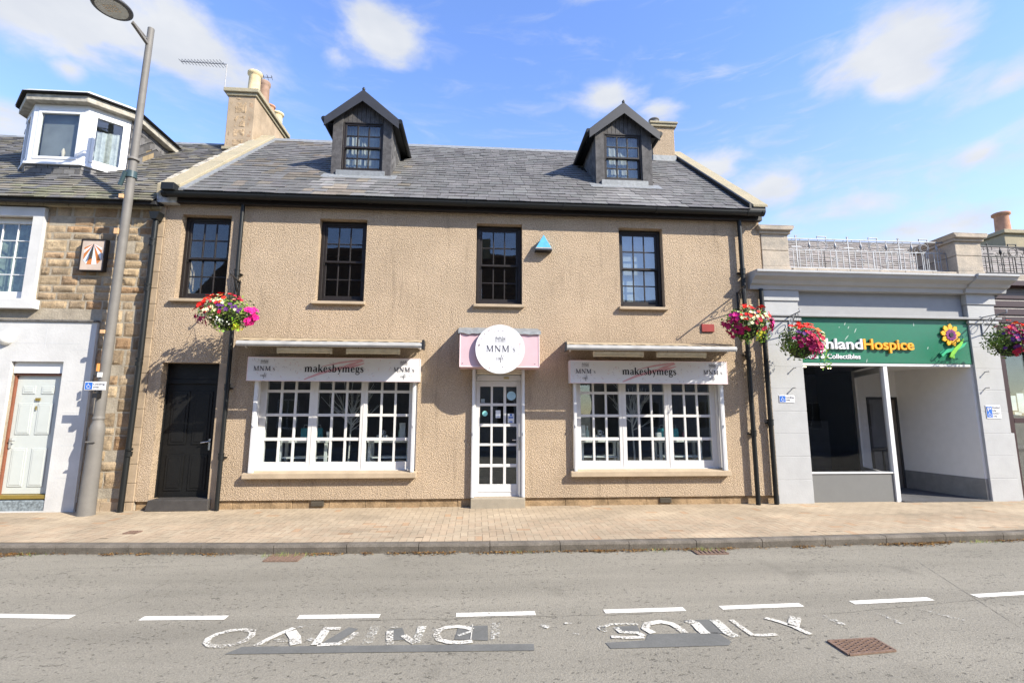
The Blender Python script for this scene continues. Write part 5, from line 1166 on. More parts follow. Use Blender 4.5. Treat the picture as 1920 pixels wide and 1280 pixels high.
# ------------------------------------------------------------------ pink box and round sign over the door
t = thing('door_sign', (.4, 0, 2.47), 'pink box with round white cafe sign mounted over the cafe door', 'shop sign')
mb = MB(); mb.box(-.315, 1.112, -.48, -.002, 2.475, 3.10); mb.build('pink_box', PINK, t, .004, 1)
mb = MB()
for a, b, c, d in ((-.315, 1.112, 2.475, 2.49), (-.315, -.30, 2.49, 3.10), (1.097, 1.112, 2.49, 3.10)): mb.box(a, b, -.488, -.481, c, d)
mb.build('box_trim', PINKL, t)
mb = MB(); n = 30; xs_ = [-.345+1.485*i/n for i in range(n+1)]
for i in range(n):
    f = lambda i: (.012*noise.noise(Vector((i*.5, 1, 1))), .03*noise.noise(Vector((i*.4, 7, 1))))
    a, b = f(i), f(i+1)
    mb.face([(xs_[i], 0, 3.265+a[0]), (xs_[i], -.50, 3.13+a[0]), (xs_[i+1], -.50, 3.13+b[0]), (xs_[i+1], 0, 3.265+b[0])]); mb.face([(xs_[i], -.50, 3.13+a[0]), (xs_[i], -.512, 3.07+a[1]), (xs_[i+1], -.512, 3.07+b[1]), (xs_[i+1], -.50, 3.13+b[0])])
mb.build('lead_flashing', LEAD, t)
mb = MB(); mb.lathe([(.435, -.56), (.438, -.555), (.438, -.535), (.435, -.53)], .40, 0, 2.79, 72, axis='y'); rd = mb.build('round_face', SIGNW, t)
mb = MB(); mb.box(.1, .7, -.53, -.482, 2.60, 2.98); mb.build('spacer', PINK, t)
mb = MB(); rs = random.Random(3)
for i in range(110):
    a = rs.uniform(0, 6.283); r = rs.uniform(.315, .40); x = .40+r*math.cos(a); z = 2.79+r*math.sin(a); q = rs.uniform(0, 3.14); l = .014
    dx, dz = math.cos(q)*l, math.sin(q)*l; nx, nz = -math.sin(q)*.0045, math.cos(q)*.0045; c = rs.choice([(.74, .55, .57), (.62, .66, .74), (.74, .66, .58), (.62, .60, .64), (.74, .5, .48)])
    mb.face([(x-dx+nx, -.562, z-dz+nz), (x-dx-nx, -.562, z-dz-nz), (x+dx-nx, -.562, z+dz-nz), (x+dx+nx, -.562, z+dz+nz)], c)
mb.build('sprinkle_ring', SPR, rd)
cafe_logo(rd, .405, 3.02, .56, -.5625, (INKG, FADE))
for x in (-.26, 1.03):
    mb = MB(); mb.lathe([(.009, -.002), (.007, -.008)], x, -.481, 2.54, 10, axis='y'); mb.build('screw_head', CHROME, t)
# alarm box and vent plate
t = thing('alarm_box', (1.25, 0, 4.8), 'small blue triangular alarm box on the upper wall right of the third window', 'alarm box')
mb = MB(); mb.prism([(1.085, 4.80), (1.415, 4.80), (1.25, 5.085)], -.15, 'y', -.14); mb.prism([(1.095, 4.805), (1.405, 4.805), (1.25, 5.07)], -.14, 'y', 0); mb.build('alarm_cover', BLUEB, t, .004, 1)
mb = MB(); mb.prism([(1.085, 4.77), (1.415, 4.77), (1.405, 4.80), (1.095, 4.80)], -.155, 'y', 0); mb.build('alarm_base', IRON, t, .004, 1)
mb = MB(); mb.prism([(1.09, 4.81), (1.41, 4.81), (1.40, 4.825), (1.10, 4.825)], -.153, 'y', -.1505); mb.build('alarm_lettering', mat('grey_orange_strip', (.55, .38, .25, 1), .6), t)
one('wall_plate', MB().box(4.37, 4.62, -.03, -.001, 3.25, 3.40), REDP, 'small dark red plate on the roughcast wall beside the basket bracket', 'wall plate', bevel=.004)
# ------------------------------------------------------------------ green hospice sign
t = thing('green_sign', (8.2, .04, 2.67), 'green fascia sign with white and yellow raised letters and a sunflower emblem', 'shop sign')
mb = MB(); mb.box(6.41, 10.025, .03, .14, 2.675, 3.585); mb.build('sign_board', GREEN, t, .003, 1)
FONT = {}
def text_mesh(s, x0, x1, z0, h, y, ext, m, name, parent, ref='H', offset=0, bold=0):
    cu = bpy.data.curves.new('t', 'FONT'); cu.body = s; cu.size = 1; cu.extrude = ext; cu.offset = bold; cu.resolution_u = 4
    ob = bpy.data.objects.new('t', cu); COL.objects.link(ob); bpy.context.view_layer.update()
    me = bpy.data.meshes.new_from_object(ob.evaluated_get(bpy.context.evaluated_depsgraph_get())); bpy.data.objects.remove(ob)
    vs = [v.co.copy() for v in me.vertices]; ax = min(v.x for v in vs); bx = max(v.x for v in vs)
    sx = (x1-x0)/(bx-ax); sz = h/.73; mb = MB()
    mb.mesh([(x0+(v.x-ax)*sx, y-v.z-ext*0, z0+v.y*sz) for v in vs], [tuple(p.vertices) for p in me.polygons]); bpy.data.meshes.remove(me); bpy.data.curves.remove(cu)
    return mb.build(name, m, parent)
def ux(px, py, y): d = pray(px, py); q = CAM+d*((y-CAM.y)/d.y); return q.x, q.z
xa, za = ux(1503, 654, 0); xb, _ = ux(1618, 654, 0); xc2, _ = ux(1713, 652, 0); zH, = (ux(1623, 654.5, 0)[1],)
text_mesh('Highland', xa, xb-.01, zH, .215, -.0, .02, SIGNW, 'white_letters', t, bold=.018)
text_mesh('Hospice', xb+.012, xc2, zH, .215, -.0, .02, ORANGE, 'yellow_letters', t, bold=.018)
x2, z2 = ux(1503, 672, 0); x3, _ = ux(1615, 671, 0); text_mesh('Books & Collectibles', x2, x3, z2+.01, .095, .02, .006, SIGNW, 'small_letters', t, bold=.02)
# sunflower emblem
sx_, sz_ = ux(1782, 628, 0); mb = MB()
for k in range(9):
    a = 2*math.pi*k/9+.2; r0_, r1 = .085, .235; w = .062
    ca, sa = math.cos(a), math.sin(a)
    P = [(r0_*ca+w*.7*sa, r0_*sa-w*.7*ca), (r1*.78*ca+w*sa, r1*.78*sa-w*ca), (r1*ca+.02*sa, r1*sa-.02*ca), (r1*.86*ca-w*.5*sa, r1*.86*sa+w*.5*ca), (r0_*ca-w*.7*sa, r0_*sa+w*.7*ca)]
    mb.prism([(sx_+p[0]*.92, sz_+p[1]) for p in P], -.012, 'y', .01)
mb.build('yellow_petals', mat('sunflower_yellow', (.80, .42, .02, 1), .4), t)
mb = MB()
for k in range(10):
    a = 2*math.pi*k/10; mb.prism([(sx_+.09*math.cos(a)+.0, sz_+.09*math.sin(a)-.035), (sx_+.09*math.cos(a)+.035, sz_+.09*math.sin(a)), (sx_+.09*math.cos(a), sz_+.09*math.sin(a)+.035), (sx_+.09*math.cos(a)-.035, sz_+.09*math.sin(a))], -.018-.0007*k, 'y', .0)
mb.lathe([(.075, -.016), (.075, .0)], sx_, 0, sz_, 18, axis='y'); mb.build('purple_centre', mat('emblem_purple', (.20, .03, .16, 1), .4), t)
mb = MB(); mb.lathe([(.045, -.028), (.045, .0)], sx_, 0, sz_, 14, axis='y'); mb.build('dark_centre', INK, t)
def thick_ribbon(mb, pts, w, y0, y1):
    P = [Vector(p) for p in pts]; n = len(P); poly_l, poly_r = [], []
    for i in range(n):
        d = (P[min(i+1, n-1)]-P[max(i-1, 0)]).normalized(); nn = Vector((-d.y, d.x)); poly_l.append(P[i]+nn*w[i]/2); poly_r.append(P[i]-nn*w[i]/2)
    for i in range(n-1): mb.prism([tuple(q) for q in (poly_r[i], poly_r[i+1], poly_l[i+1], poly_l[i])], y0, 'y', y1)
def pxl(L_): return [ux(1480+a/5.333, 590+b/5.333, 0) for a, b in L_]
mb = MB(); thick_ribbon(mb, pxl([(1520, 400), (1560, 365), (1620, 352), (1690, 335), (1740, 305), (1770, 275)]), [.09, .08, .06, .06, .05, .01], -.006, .02); mb.build('green_leaf', mat('emblem_green', (.04, .42, .20, 1), .4), t)
mb = MB(); thick_ribbon(mb, pxl([(1622, 430), (1632, 385), (1665, 340), (1705, 300), (1738, 240)]), [.10, .08, .07, .06, .02], -.014, .012); mb.build('lime_stem', mat('emblem_lime', (.22, .56, .06, 1), .4), t)
mb = MB()
for a, b, c, d in ((548, 105, 560, 75), (585, 140, 595, 115), (650, 180, 668, 135), (555, 250, 590, 205), (1243, 115, 1240, 78), (770, 478, 778, 440), (1380, 345, 1388, 320), (1585, 80, 1583, 55), (495, 130, 500, 120)):
    p, q = ux(1480+a/5.333, 590+b/5.333, .03), ux(1480+c/5.333, 590+d/5.333, .03); ribbon(mb, [p, ((p[0]+q[0])/2, (p[1]+q[1])/2), q], [.010, .022, .008], .0275)
mb.build('bird_streaks', mat('pale_streak', (.32, .42, .36, 1), .8), t)
for px_, py_ in ((1488, 663), (1488, 690), (1487, 727), (1847, 697), (1848, 727)):
    X_, Z_ = ux(px_, py_, 0); m_ = MB(); m_.lathe([(.010, 0), (.010, -.075), (.016, -.078), (.016, -.09)], X_, 0, Z_, 8, axis='y'); m_.build('wall_peg', GREYP, p1 if px_ < 1600 else p2)
# ------------------------------------------------------------------ parking plates
def plate(name, x0, x1, z0, z1, y, label, rows, tall=False, tilt=0):
    t = thing(name, ((x0+x1)/2, y, z0), label, 'parking sign')
    mb = MB(); mb.box(x0, x1, y-.006, y, z0, z1); mb.build('plate', SIGNW, t, .003, 1)
    w, h = x1-x0, z1-z0; mb = MB(); bw = h*.82 if not tall else w*.36
    mb.box(x0+.012, x0+.012+bw, y-.0085, y-.0065, z0+h*.09, z1-h*.09); mb.build('blue_panel', BLUES, t)
    if tall:
        text_mesh('P', x0+.03, x0+bw-.01, z0+h*.56, h*.3, y-.0125, .001, SIGNW, 'letter_p', t); cx, cz, r = x0+.012+bw/2, z0+h*.28, h*.11
    else: cx, cz, r = x0+.012+bw/2, z0+h*.42, h*.2
    mb = MB(); ribbon(mb, [(cx+r*math.cos(a), cz+r*math.sin(a)) for a in [2.2+4.2*k/12 for k in range(13)]], r*.28, y-.0105)
    ribbon(mb, [(cx-r*.3, cz+r*1.9), (cx-r*.2, cz+r*.7), (cx+r*.7, cz+r*.6), (cx+r*1.0, cz-r*.4), (cx+r*1.3, cz-r*.4)], r*.3, y-.0105); mb.build('wheelchair_symbol', SIGNW, t)
    n = len(rows)
    for i, s in enumerate(rows):
        text_mesh(s, x0+bw+w*.08, x1-w*(.06 if len(s) > 5 else .3), z1-h*(.38+.36*i if not tall else .22+.22*i), h*(.22 if not tall else .11), y-.0085, .0008, INK, 'lettering', t)
plate('parking_sign', 5.845, 6.16, 1.885, 2.025, -.004, 'small blue and white loading only plate on the grey pier under the left shop basket', ['Loading', 'only'])
plate('parking_sign', 10.13, 10.45, 1.59, 1.85, -.004, 'square blue and white parking plate on the grey pier at the right of the shop', ['Disabled', 'badge', 'holders', 'only'], True)
plate('parking_sign', -6.53, -6.19, 2.03, 2.17, -.47, 'small blue and white loading only plate fixed on the lamp post', ['Loading', 'only'])
# ------------------------------------------------------------------ lamp post
t = thing('lamp_post', (-6.36, -.33, 0), 'tall grey tapered street lamp post with round flat head by the stone house', 'street lamp')
bx, by = -6.36, -.33
def px_at(z): return bx+.085*z/8.8
mb = MB(); mb.tube([(px_at(z), by, z) for z in (-.02, .05, 1.28, 1.36, 1.44, 1.5, 1.56)], [.128, .124, .106, .113, .100, .080, .074], 24)
mb.tube([(px_at(z), by, z) for z in (1.55, 1.57, 1.6)], [.088, .088, .078], 24)
mb.tube([(px_at(z), by, z) for z in (1.56, 3, 4.5, 5.52, 6.3, 8.88)], [.078, .075, .072, .070, .062, .055], 20)
mb.tube([(px_at(z), by, z) for z in (6.20, 6.22, 6.25)], [.092, .095, .074], 20)
mb.box(bx-.06, bx+.08, by-.13, by-.10, 1.17, 1.19); mb.build('pole', LAMPG, t)
mb = MB(); hx, hy, hz = -6.56, -1.0, 8.74
cx_, cy_, cz_ = -6.47, -.98, 8.68
hd = Vector((-6.475, -1.02, 8.70))
mb.bar((px_at(8.5), by, 8.52), (hd.x+.16, hd.y+.28, hd.z-.05), .055, .05); mb.bar((px_at(8.6), by, 8.62), (hd.x+.16, hd.y+.28, hd.z-.02), .012, .03); mb.build('lamp_arm', LAMPG, t, .004, 1)
mb = MB(); mb.lathe([(.02, .09), (.15, .08), (.27, .03), (.30, 0), (.30, -.02), (.285, -.03)], hd.x, hd.y, hd.z, 40); lh = mb.build('lamp_head', mat('dark_grey_lamp_housing', (.07, .07, .075, 1), .5), t)
mb = MB(); mb.lathe([(.235, 0), (.235, -.008)], hd.x, hd.y, hd.z-.03, 36); mb.build('lamp_lens', mat('grey_lens_glass', (.50, .50, .46, 1), .2), lh)
mb = MB()
for i in range(4):
    for j in range(3): mb.box(hd.x-.11+i*.06, hd.x-.075+i*.06, hd.y-.08+j*.06, hd.y-.045+j*.06, hd.z-.041, hd.z-.0385)
mb.build('led_array', mat('led_chip', (.62, .50, .36, 1), .4), lh)
mb = MB(); mb.tube([(px_at(5.75)-.14, by-.05, 5.70), (px_at(5.75)-.05, by-.08, 5.95)], .035, 10); mb.tube([(px_at(5.8), by, 5.86), (px_at(5.8), by, 5.98)], .085, 18); mb.build('sensor', mat('dark_sensor', (.04, .07, .08, 1), .4), t)
for z, w in ((5.45, .07), (4.78, .10), (3.0, .06)):
    MB().box(px_at(z)-.11, px_at(z)-.04, by-.085, by-.05, z, z+w).build('cable_tag', mat('pale_orange_tag', (.62, .38, .2, 1), .6), t)
MB().box(px_at(2.3)-.08, px_at(2.3)-.05, by-.09, by-.06, 2.35, 2.48).build('orange_label', mat('orange_label', (.75, .30, .08, 1), .6), t)
MB().box(px_at(2.3)-.05, px_at(2.3)+.02, by-.095, by-.07, 2.25, 2.33).build('white_label', UPVC, t)
mb = MB(); mb.box(bx-.02, bx+.06, by-.16, by-.05, 1.90, 1.98); mb.bar((bx, by-.13, 2.0), (bx, by-.13, 2.1), .02); mb.build('sign_clamp', IRON, t)
# ------------------------------------------------------------------ aerials
def aerial(loc, label, ang, ln, h, n):
    t = thing('tv_aerial', loc, label, 'aerial'); x, y, z = loc; mb = MB(); mb.tube([(x, y, z), (x, y, z+h)], .011, 6); mb.build('mast', mat('dull_mast', (.35, .34, .34, 1), .5), t)
    mb = MB(); d = Vector((math.cos(ang), math.sin(ang), .10)); p0 = Vector((x, y, z+h)); mb.bar(p0, p0+d*ln, .014)
    pr_ = Vector((-d.y, d.x, 0)).normalized()
    for i in range(n): q = p0+d*ln*(.08+.92*i/(n-1)); w = .16-.07*i/n; mb.bar(q-pr_*w, q+pr_*w, .010); mb.bar(q-Vector((0, 0, .0)), q+Vector((0, 0, .05)), .010)
    mb.build('boom', mat('aerial_alloy', (.16, .16, .17, 1), .4, .5, .5), t)
aerial((-6.62, 2.92, 9.90), 'long many-pronged tv aerial on a mast at the tall stone chimney', math.pi-.12, 1.25, .75, 14)
aerial((-6.28, 3.9, 10.0), 'short tv aerial on thin pole behind the cream chimney pots', .2, .35, 1.05, 4)
aerial((5.3, 3.6, 9.6), 'tiny tv aerial on the short roughcast chimney at the right gable', .3, .25, .35, 4)
# ------------------------------------------------------------------ hanging baskets
def bloom(mb, p, n, r, c):
    n = n.normalized(); a = n.orthogonal().normalized(); b = n.cross(a); rot = U(0, 6.28)
    for k in range(5):
        t0 = rot+k*2*math.pi/5; d = a*math.cos(t0)+b*math.sin(t0); e = a*math.cos(t0+.62)+b*math.sin(t0+.62); f = a*math.cos(t0-.62)+b*math.sin(t0-.62)
        q = U(.8, 1.15); cc = tuple(min(.95, x*q) for x in c)
        mb.face([p, p+f*r*.75+n*r*.22, p+d*r*1.05+n*r*.12, p+e*r*.75+n*r*.22], cc)
def basket(loc, size, layout, label, wall_pt, trail, seed, brcol=None):
    random.seed(seed); x, y, z = loc; rx, ry, rz = size; t = thing('hanging_basket', (x, y, z-.25), label, 'flower basket', 'hanging flower baskets')
    C = Vector(loc)
    mb = MB(); mb.lathe([(.02, -.30), (.10, -.28), (.17, -.2), (.20, -.08), (.205, -.06)], x, y, z, 18); mb.build('basket_bowl', mat('dark_basket_liner', (.02, .03, .015, 1), .9, var=.3), t)
    mb = MB(); top = Vector((x, y, wall_pt[2]-.02))
    for a in (0, 2.1, 4.2): mb.tube([(x+.2*math.cos(a), y+.2*math.sin(a), z-.06), top], .0025, 5)
    mb.build('chain', IRON, t)
    mb = MB()
    for i in range(1700):
        u, v, w = random.gauss(0, 1), random.gauss(0, 1), random.gauss(0, 1); l = math.sqrt(u*u+v*v+w*w); k = U(.45, 1.0)*(1+.18*noise.noise(Vector((u/l*2, v/l*2, w/l*2+seed))))
        p = C+Vector((u/l*rx*k, v/l*ry*k, w/l*rz*k)); 
        if p.z < z-.15 and R() < .35: continue
        s = U(.014, .034); n = Vector((u, v-.3, w+.5)).normalized()+Vector((U(-.7, .7), U(-.7, .7), U(-.7, .7))); n.normalize(); a = n.orthogonal().normalized(); b = n.cross(a); q = U(.6, 1.5)
        c = (q*U(.8, 1.5), q, q*.9) if R() < .7 else (q*2.2, q*1.9, q*1.2)
        mb.face([p-a*s, p-b*s*.6+n*s*.15, p+a*s, p+b*s*.6+n*s*.15], c)
    for tx, tz, ln, col in trail:
        for i in range(int(ln*190)):
            q = i/(ln*190); p = C+Vector((tx*rx+random.gauss(0, .03), -ry*.5+random.gauss(0, .05), tz*rz-q*ln)); s = U(.012, .024); a = Vector((U(-1, 1), U(-1, 1), U(-1, 1))).normalized(); b = a.cross(Vector((U(-1, 1), 1, U(-1, 1)))).normalized()
            mb.face([p-a*s, p-b*s*.7, p+a*s, p+b*s*.7], tuple(v*U(.7, 1.2) for v in col))
    mb.build('foliage', LEAF, t)
    names = {'red': (.80, .02, .01), 'magenta': (.36, .005, .085), 'pink': (.66, .012, .22), 'cream': (.78, .78, .42), 'purple': (.10, .02, .15), 'orange': (.75, .16, .02), 'white': (.8, .82, .72), 'yellow': (.70, .66, .05), 'crimson': (.42, .006, .04)}
    for nm in dict.fromkeys(l[0] for l in layout):
        mb = MB()
        for (n2, ax, az, sp, cnt, r) in layout:
            if n2 != nm: continue
            for i in range(cnt):
                a = ax+random.gauss(0, sp); b = az+random.gauss(0, sp); l = math.hypot(a, b)
                if l > .98: a, b = a/l*.98, b/l*.98; l = .98
                f = -math.sqrt(max(.02, 1-l*l)); k = U(.94, 1.12)
                if nm in ('red',) and az > .6: k += .08
                p = C+Vector((a*rx*k, f*ry*k, b*rz*k)); bloom(mb, p, Vector((a/rx, f/ry, b/rz)).normalized()+Vector((U(-.4, .4), U(-.4, .4), U(-.1, .6))), r*U(.8, 1.2), names[nm])
        mb.build(nm+'_blooms', PETAL, t)
    # wrought bracket: a thing of its own, the basket hangs from it
    wx, wy, wz = wall_pt
    bt = thing('basket_bracket', (wx, 0, wz-.3), label.replace('hanging basket', 'iron bracket holding the basket').split(' of ')[0]+brcol[1], 'bracket', 'basket brackets'); m = brcol[0]
    mb = MB(); mb.box(wx-.014, wx+.014, -.02, -.002, wz-.34, wz+.06); mb.bar((wx, -.01, wz+.03), (x, y-.05, wz), .018)
    D = Vector((x-wx, y, 0)); 
    def along(u, zz): return (wx+D.x*u, D.y*u-.01, wz+zz)
    mb.tube([along(.02, -.3), along(.25, -.2), along(.5, -.08), along(.75, -.005)], .009, 6)
    for cu, cz2, r in ((.16, -.10, .07), (.40, -.055, .045)):
        mb.tube([along(cu+r/.6*(1-.4*s/14)*math.cos(s*.5), cz2+r*(1-.4*s/14)*math.sin(s*.5)) for s in range(15)], .007, 5)
    mb.tube([(x, y-.05, wz), (x, y-.06, wz+.05), (x, y-.03, wz+.06)], .008, 5); mb.build('scroll_bracket', m, bt)
L1 = [('red', -.1, .85, .2, 10, .036), ('crimson', -.3, .2, .25, 10, .036), ('red', -.45, .75, .10, 5, .05), ('red', -.70, .25, .16, 26, .042), ('magenta', -.85, -.35, .11, 14, .045), ('magenta', -.62, -.55, .1, 5, .04), ('cream', -.35, .45, .22, 14, .032), ('cream', .1, .35, .2, 9, .03), ('cream', -.35, -.05, .14, 10, .032), ('orange', -.25, .5, .18, 8, .03),
      ('purple', .15, .15, .16, 8, .034), ('purple', .55, .0, .12, 6, .034), ('pink', .92, .1, .07, 12, .05), ('pink', .95, -.3, .06, 14, .05), ('pink', .85, -.55, .07, 8, .048), ('crimson', .4, .7, .12, 7, .038), ('white', .0, -.6, .15, 22, .014), ('yellow', .45, -.8, .05, 18, .024)]
basket((-4.25, -.62, 3.34), (.48, .36, .31), L1, 'hanging basket of red, cream and hot pink flowers by the black side door', (-4.40, 0, 4.02), [(.45, -.4, .22, (3.4, 3.2, .6)), (0, -.7, .14, (2.6, 2.4, 1.6)), (-.2, -.6, .12, (.8, .8, .5))], 11, (IRON, ' fixed to the wall at the left window'))
L2 = [('crimson', .0, .1, .35, 16, .036), ('red', .1, .5, .25, 8, .036), ('red', -.15, .8, .09, 7, .045), ('red', .45, .8, .10, 8, .045), ('red', -.4, .35, .12, 8, .035), ('crimson', .3, .2, .1, 4, .035), ('cream', .15, .3, .28, 18, .03), ('cream', -.2, .0, .2, 16, .03), ('magenta', -.85, -.1, .12, 14, .044), ('magenta', -.65, -.5, .14, 14, .044), ('magenta', .8, .1, .1, 10, .044), ('pink', .85, -.25, .09, 9, .044), ('pink', -.75, .25, .08, 7, .04), ('magenta', .7, -.55, .08, 6, .042), ('purple', .02, .4, .08, 4, .034), ('yellow', .3, -.75, .1, 14, .024)]
basket((4.90, -.66, 3.30), (.43, .36, .32), L2, 'hanging basket of red, cream and magenta flowers on the roughcast wall at its right end', (5.14, 0, 4.0), [(.35, -.5, .22, (3.0, 2.9, .7)), (-.2, -.6, .22, (1.6, 1.7, .7)), (.6, -.4, .2, (2, 1.9, .8))], 12, (IRON, ' fixed beside the right downpipe'))
L3 = [('red', -.35, .7, .12, 12, .046), ('red', .1, .9, .10, 12, .046), ('orange', .45, .6, .15, 12, .03), ('cream', .8, .4, .12, 16, .034), ('crimson', .1, .1, .25, 26, .044), ('magenta', .1, -.3, .22, 30, .044), ('pink', .5, -.5, .12, 10, .042), ('purple', -.35, .35, .1, 6, .036), ('magenta', -.5, -.1, .12, 8, .04), ('cream', .75, -.1, .12, 10, .03)]
basket((5.97, -.58, 2.98), (.40, .34, .33), L3, 'hanging basket of crimson and red flowers before the left grey pier', (6.18, 0, 3.55), [(.85, -.2, .45, (2.6, 2.6, 1.3)), (-.8, .0, .15, (1.5, 1.7, .8)), (-.3, -.5, .2, (1.2, 1.3, .7))], 13, (RAILG, ' fixed to the left grey pier'))
L4 = [('red', .2, .2, .3, 14, .038), ('orange', .35, .75, .2, 16, .036), ('red', .15, .8, .16, 10, .042), ('magenta', -.3, .5, .2, 18, .044), ('purple', -.4, .0, .18, 14, .04), ('pink', .1, -.2, .25, 20, .042), ('crimson', .4, -.2, .2, 18, .042), ('purple', .0, -.4, .15, 8, .04), ('white', .6, -.7, .12, 12, .024), ('crimson', -.2, -.55, .15, 10, .04)]
basket((10.12, -.60, 3.06), (.44, .34, .33), L4, 'hanging basket of purple, pink and orange flowers in front of the right grey pier', (10.3, 0, 3.60), [(.6, -.5, .28, (3.4, 3.6, 2.6)), (-.8, .1, .15, (1.6, 1.7, .8))], 14, (RAILG, ' fixed to the right grey pier'))
random.seed(99)
# ------------------------------------------------------------------ things in the cafe windows
TW = mat('white_table_paint', (.72, .72, .70, 1), .5)
def table(x0, x1, y0, y1, h, shelf, label):
    t = thing('display_table', ((x0+x1)/2, (y0+y1)/2, .16), label, 'table', 'white display tables'); mb = MB(); mb.box(x0, x1, y0, y1, h-.04, h); mb.build('table_top', TW, t, .004, 1)
    for x in (x0+.02, x1-.07):
        for y in (y0+.01, y1-.06): MB().box(x, x+.05, y, y+.05, .162, h-.04).build('leg', TW, t)
    MB().box(x0+.07, x1-.07, y0+.02, y1-.02, shelf-.025, shelf).build('shelf', TW, t)
table(-3.62, -2.72, .26, .62, 1.16, .86, 'white console table inside the left shop window under the teal bags')
table(-2.02, -1.22, .26, .62, 1.16, .86, 'white console table inside the left shop window nearest the cafe door')
table(1.98, 2.78, .26, .62, 1.16, .86, 'white console table inside the right shop window nearest the cafe door')
table(3.52, 4.40, .26, .62, 1.16, .86, 'white console table inside the right shop window under the teal bags')
TEAL = mat('teal_paper', (.03, .26, .30, 1), .6)
def bag(x, y, label):
    t = thing('gift_bag', (x, y, 1.162), label, 'gift bag', 'teal gift bags'); mb = MB(); mb.prism([(x-.085, 1.162), (x+.085, 1.162), (x+.075, 1.38), (x-.075, 1.38)], y-.03, 'y', y+.03); mb.build('bag_body', TEAL, t, .003, 1)
    mb = MB(); mb.tube([(x-.04, y, 1.38), (x-.03, y, 1.44), (x+.03, y, 1.44), (x+.04, y, 1.38)], .004, 5); mb.build('bag_handle', UPVC, t)
bag(-3.19, .42, 'teal gift bag in the left window, the left one of its pair'); bag(-2.96, .44, 'teal gift bag in the left window, the right one of its pair')
bag(3.66, .44, 'teal gift bag in the right window, the left one of its pair'); bag(3.90, .42, 'teal gift bag in the right window, the right one of its pair')
def bottle(x, y, z, h, m, label, cat='bottle', name='bottle'):
    t = thing(name, (x, y, z), label, cat); mb = MB(); mb.lathe([(.03, 0), (.034, .01), (.034, h*.6), (.014, h*.8), (.014, h*.93)], x, y, z, 14); mb.build('bottle_body', m, t); MB().lathe([(.016, 0), (.016, h*.08)], x, y, z+h*.93, 12).build('cap', UPVC, t)
PKB = mat('pink_bottle', (.50, .12, .16, 1), .3); GNB = mat('pale_green_bottle', (.35, .50, .46, 1), .3)
bottle(-3.40, .4, 1.162, .19, PKB, 'pink bottle on the table inside the left shop window'); bottle(4.10, .4, 1.162, .19, PKB, 'pink bottle on the table inside the right shop window')
bottle(-1.44, .42, 1.162, .26, GNB, 'pale green bottle on the table at the right of the left window'); bottle(2.16, .42, 1.162, .26, GNB, 'pale green bottle on the table at the left of the right window')
def mug(x, z, label):
    t = thing('mug', (x, .40, z), label, 'mug', 'white printed mugs'); mb = MB(); mb.lathe([(.036, 0), (.042, .01), (.042, .09), (.036, .09), (.034, .02)], x, .40, z, 14); mb.build('cup', UPVC, t)
    mb = MB(); mb.tube([(x+.04, .40, z+.075), (x+.075, .40, z+.06), (x+.07, .40, z+.03), (x+.04, .40, z+.02)], .006, 6); mb.build('handle', UPVC, t); MB().box(x-.018, x+.014, .356, .3585, z+.03, z+.065).build('print', INKG, t)
for bx_, w in ((-1.78, 'left'), (2.40, 'right')):
    mug(bx_-.055, 1.162, 'white mug standing left under the stacked one, %s shop window' % w); mug(bx_+.06, 1.162, 'white mug standing right under the stacked one, %s shop window' % w); mug(bx_, 1.255, 'white mug stacked on top of two others in the %s shop window' % w)
def whitebox(x, z, w, h, label): one('white_box', MB().prism([(x, z), (x+w, z), (x+w*.9, z+h), (x-.02, z+h)], .34, 'y', .40), UPVC, label, 'box', bevel=.004)
whitebox(-2.77, 1.162, .10, .16, 'white leaning card at the right end of the left window table'); whitebox(3.52, 1.162, .10, .14, 'white card at the left end of the table in the right window')
whitebox(-1.29-.14, 1.162, .10, .32, 'tall pale box beside the green bottle in the left window') ; whitebox(2.02, 1.162, .09, .28, 'tall pale box beside the green bottle in the right window')
def twig(x, y, s, label, seed):
    random.seed(seed); t = thing('twig_tree', (x, y, .16), label, 'twig tree', 'white twig trees'); mb = MB(); tips = []
    mb.tube([(x, y, .17), (x+.01, y, .9), (x+.03*s, y, 1.55)], [.020, .018, .014], 6)
    for i in range(22):
        z = U(1.42, 1.8); a = U(-1.25, 1.25); ln = U(.35, .85); p = Vector((x+.02*s, y, z-.1)); pts = [p]; d = Vector((math.sin(a), U(-.15, .15), math.cos(a))).normalized()
        for k in range(3): p = p+d*ln/3; d = (d+Vector((0, 0, .18))+Vector((U(-.1, .1), 0, 0))).normalized(); pts.append(p.copy())
        mb.tube(pts, [.010, .008, .006, .004], 4)
        for k in range(2):
            q = pts[1+k]; e = (d+Vector((U(-.6, .6), 0, U(0, .3)))).normalized(); mb.tube([q, q+e*U(.12, .3)], [.006, .003], 4)
    mb.build('branches', mat('white_bark', (.62, .60, .58, 1), .7), t); MB().lathe([(.16, 0), (.14, .03), (.02, .05)], x, y, .162, 16).build('base', TW, t)
twig(-2.42, .55, 1, 'white bare twig tree behind the middle casement of the left shop window', 5); twig(3.12, .55, -1, 'white bare twig tree behind the middle casement of the right shop window', 6)
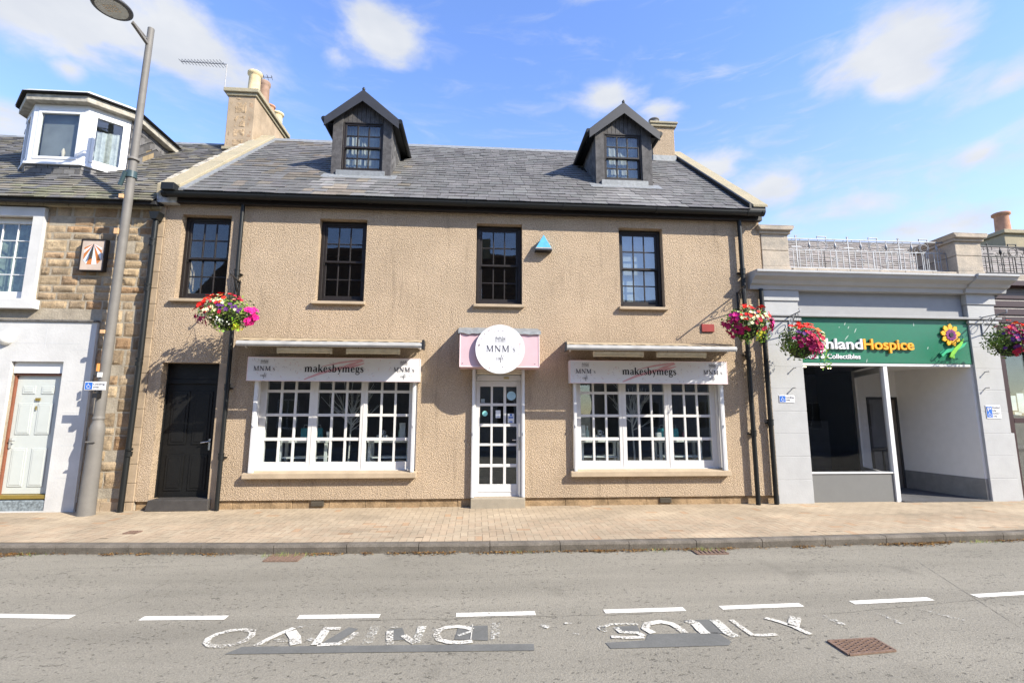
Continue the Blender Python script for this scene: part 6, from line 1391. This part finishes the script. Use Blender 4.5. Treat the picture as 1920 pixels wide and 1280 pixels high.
# ------------------------------------------------------------------ houses across the street (seen in the glass)
def terrace(x0, x1, h, rz, col, label, roofc, y0=-15.3):
    t = thing('terraced_house', ((x0+x1)/2, y0, 0), label, 'house'); hs = []; n = max(2, int((x1-x0)/2.6)); w = (x1-x0)/n
    for i in range(n):
        c = x0+w*(i+.5); hs += [(c-.5, c+.5, .9, 2.3), (c-.45, c+.45, 3.7, 5.0)]
    mb = MB(); wall_mesh(mb, x0, x1, -.1, h, hs, y0, y0-.25); mb.box(x0, x1, y0-7.2, y0-7, -.1, h); mb.box(x0, x0+.2, y0-7, y0-.25, -.1, h); mb.box(x1-.2, x1, y0-7, y0-.25, -.1, h); mb.build('walls', col, t)
    for a, b, c, d in hs:
        m = MB(); m.box(a, b, y0-.12, y0-.07, c, c+.06); m.box(a, b, y0-.12, y0-.07, d-.06, d); m.box(a, a+.06, y0-.12, y0-.07, c+.06, d-.06); m.box(b-.06, b, y0-.12, y0-.07, c+.06, d-.06); m.box((a+b)/2-.02, (a+b)/2+.02, y0-.11, y0-.08, c+.06, d-.06)
        o = m.build('window', WHITE, t); MB().box(a+.06, b-.06, y0-.10, y0-.095, c+.06, d-.06).build('pane', mat('dark_pane', (.03, .035, .04, 1), .1), o)
    mb = MB(); mb.prism([(y0+.35, h-.05), (y0-3.6, rz), (y0-7.5, h-.05), (y0-7.5, h+.05), (y0-3.6, rz+.12), (y0+.35, h+.07)], x0, 'x', x1); r = mb.build('roof', roofc, t)
    mb = MB(); k = 0
    while k < 12:
        u = k/12; mb.box(x0, x1, y0+.3-3.9*u, y0+.3-3.9*u+.06, h+.06+(rz-h)*u, h+.12+(rz-h)*u); k += 1
    mb.build('tile_courses', roofc, r)
    m = MB(); m.box(x0-.4, x0+.5, y0-4.2, y0-3.2, rz-.6, rz+1.0); ch = m.build('chimney', COPE, r)
PAN = mat('brown_pantile', (.16, .10, .065, 1), .9, .1, var=.3, vs=8, fine=.3)
terrace(-14, -1.2, 7.2, 11.2, mat('dark_harl', (.20, .17, .14, 1), .95, var=.2, fine=.2), 'brown roughcast terraced house across the street with brown tiled roof', PAN)
terrace(.2, 5.2, 7.2, 11.0, mat('cream_harl', (.40, .36, .30, 1), .95, var=.1), 'cream terraced house across the street with brown tiled roof', PAN)
terrace(7.5, 22, 5.4, 8.4, mat('grey_harl', (.30, .29, .27, 1), .95, var=.1), 'low grey terraced house across the street with slate roof', DARK)
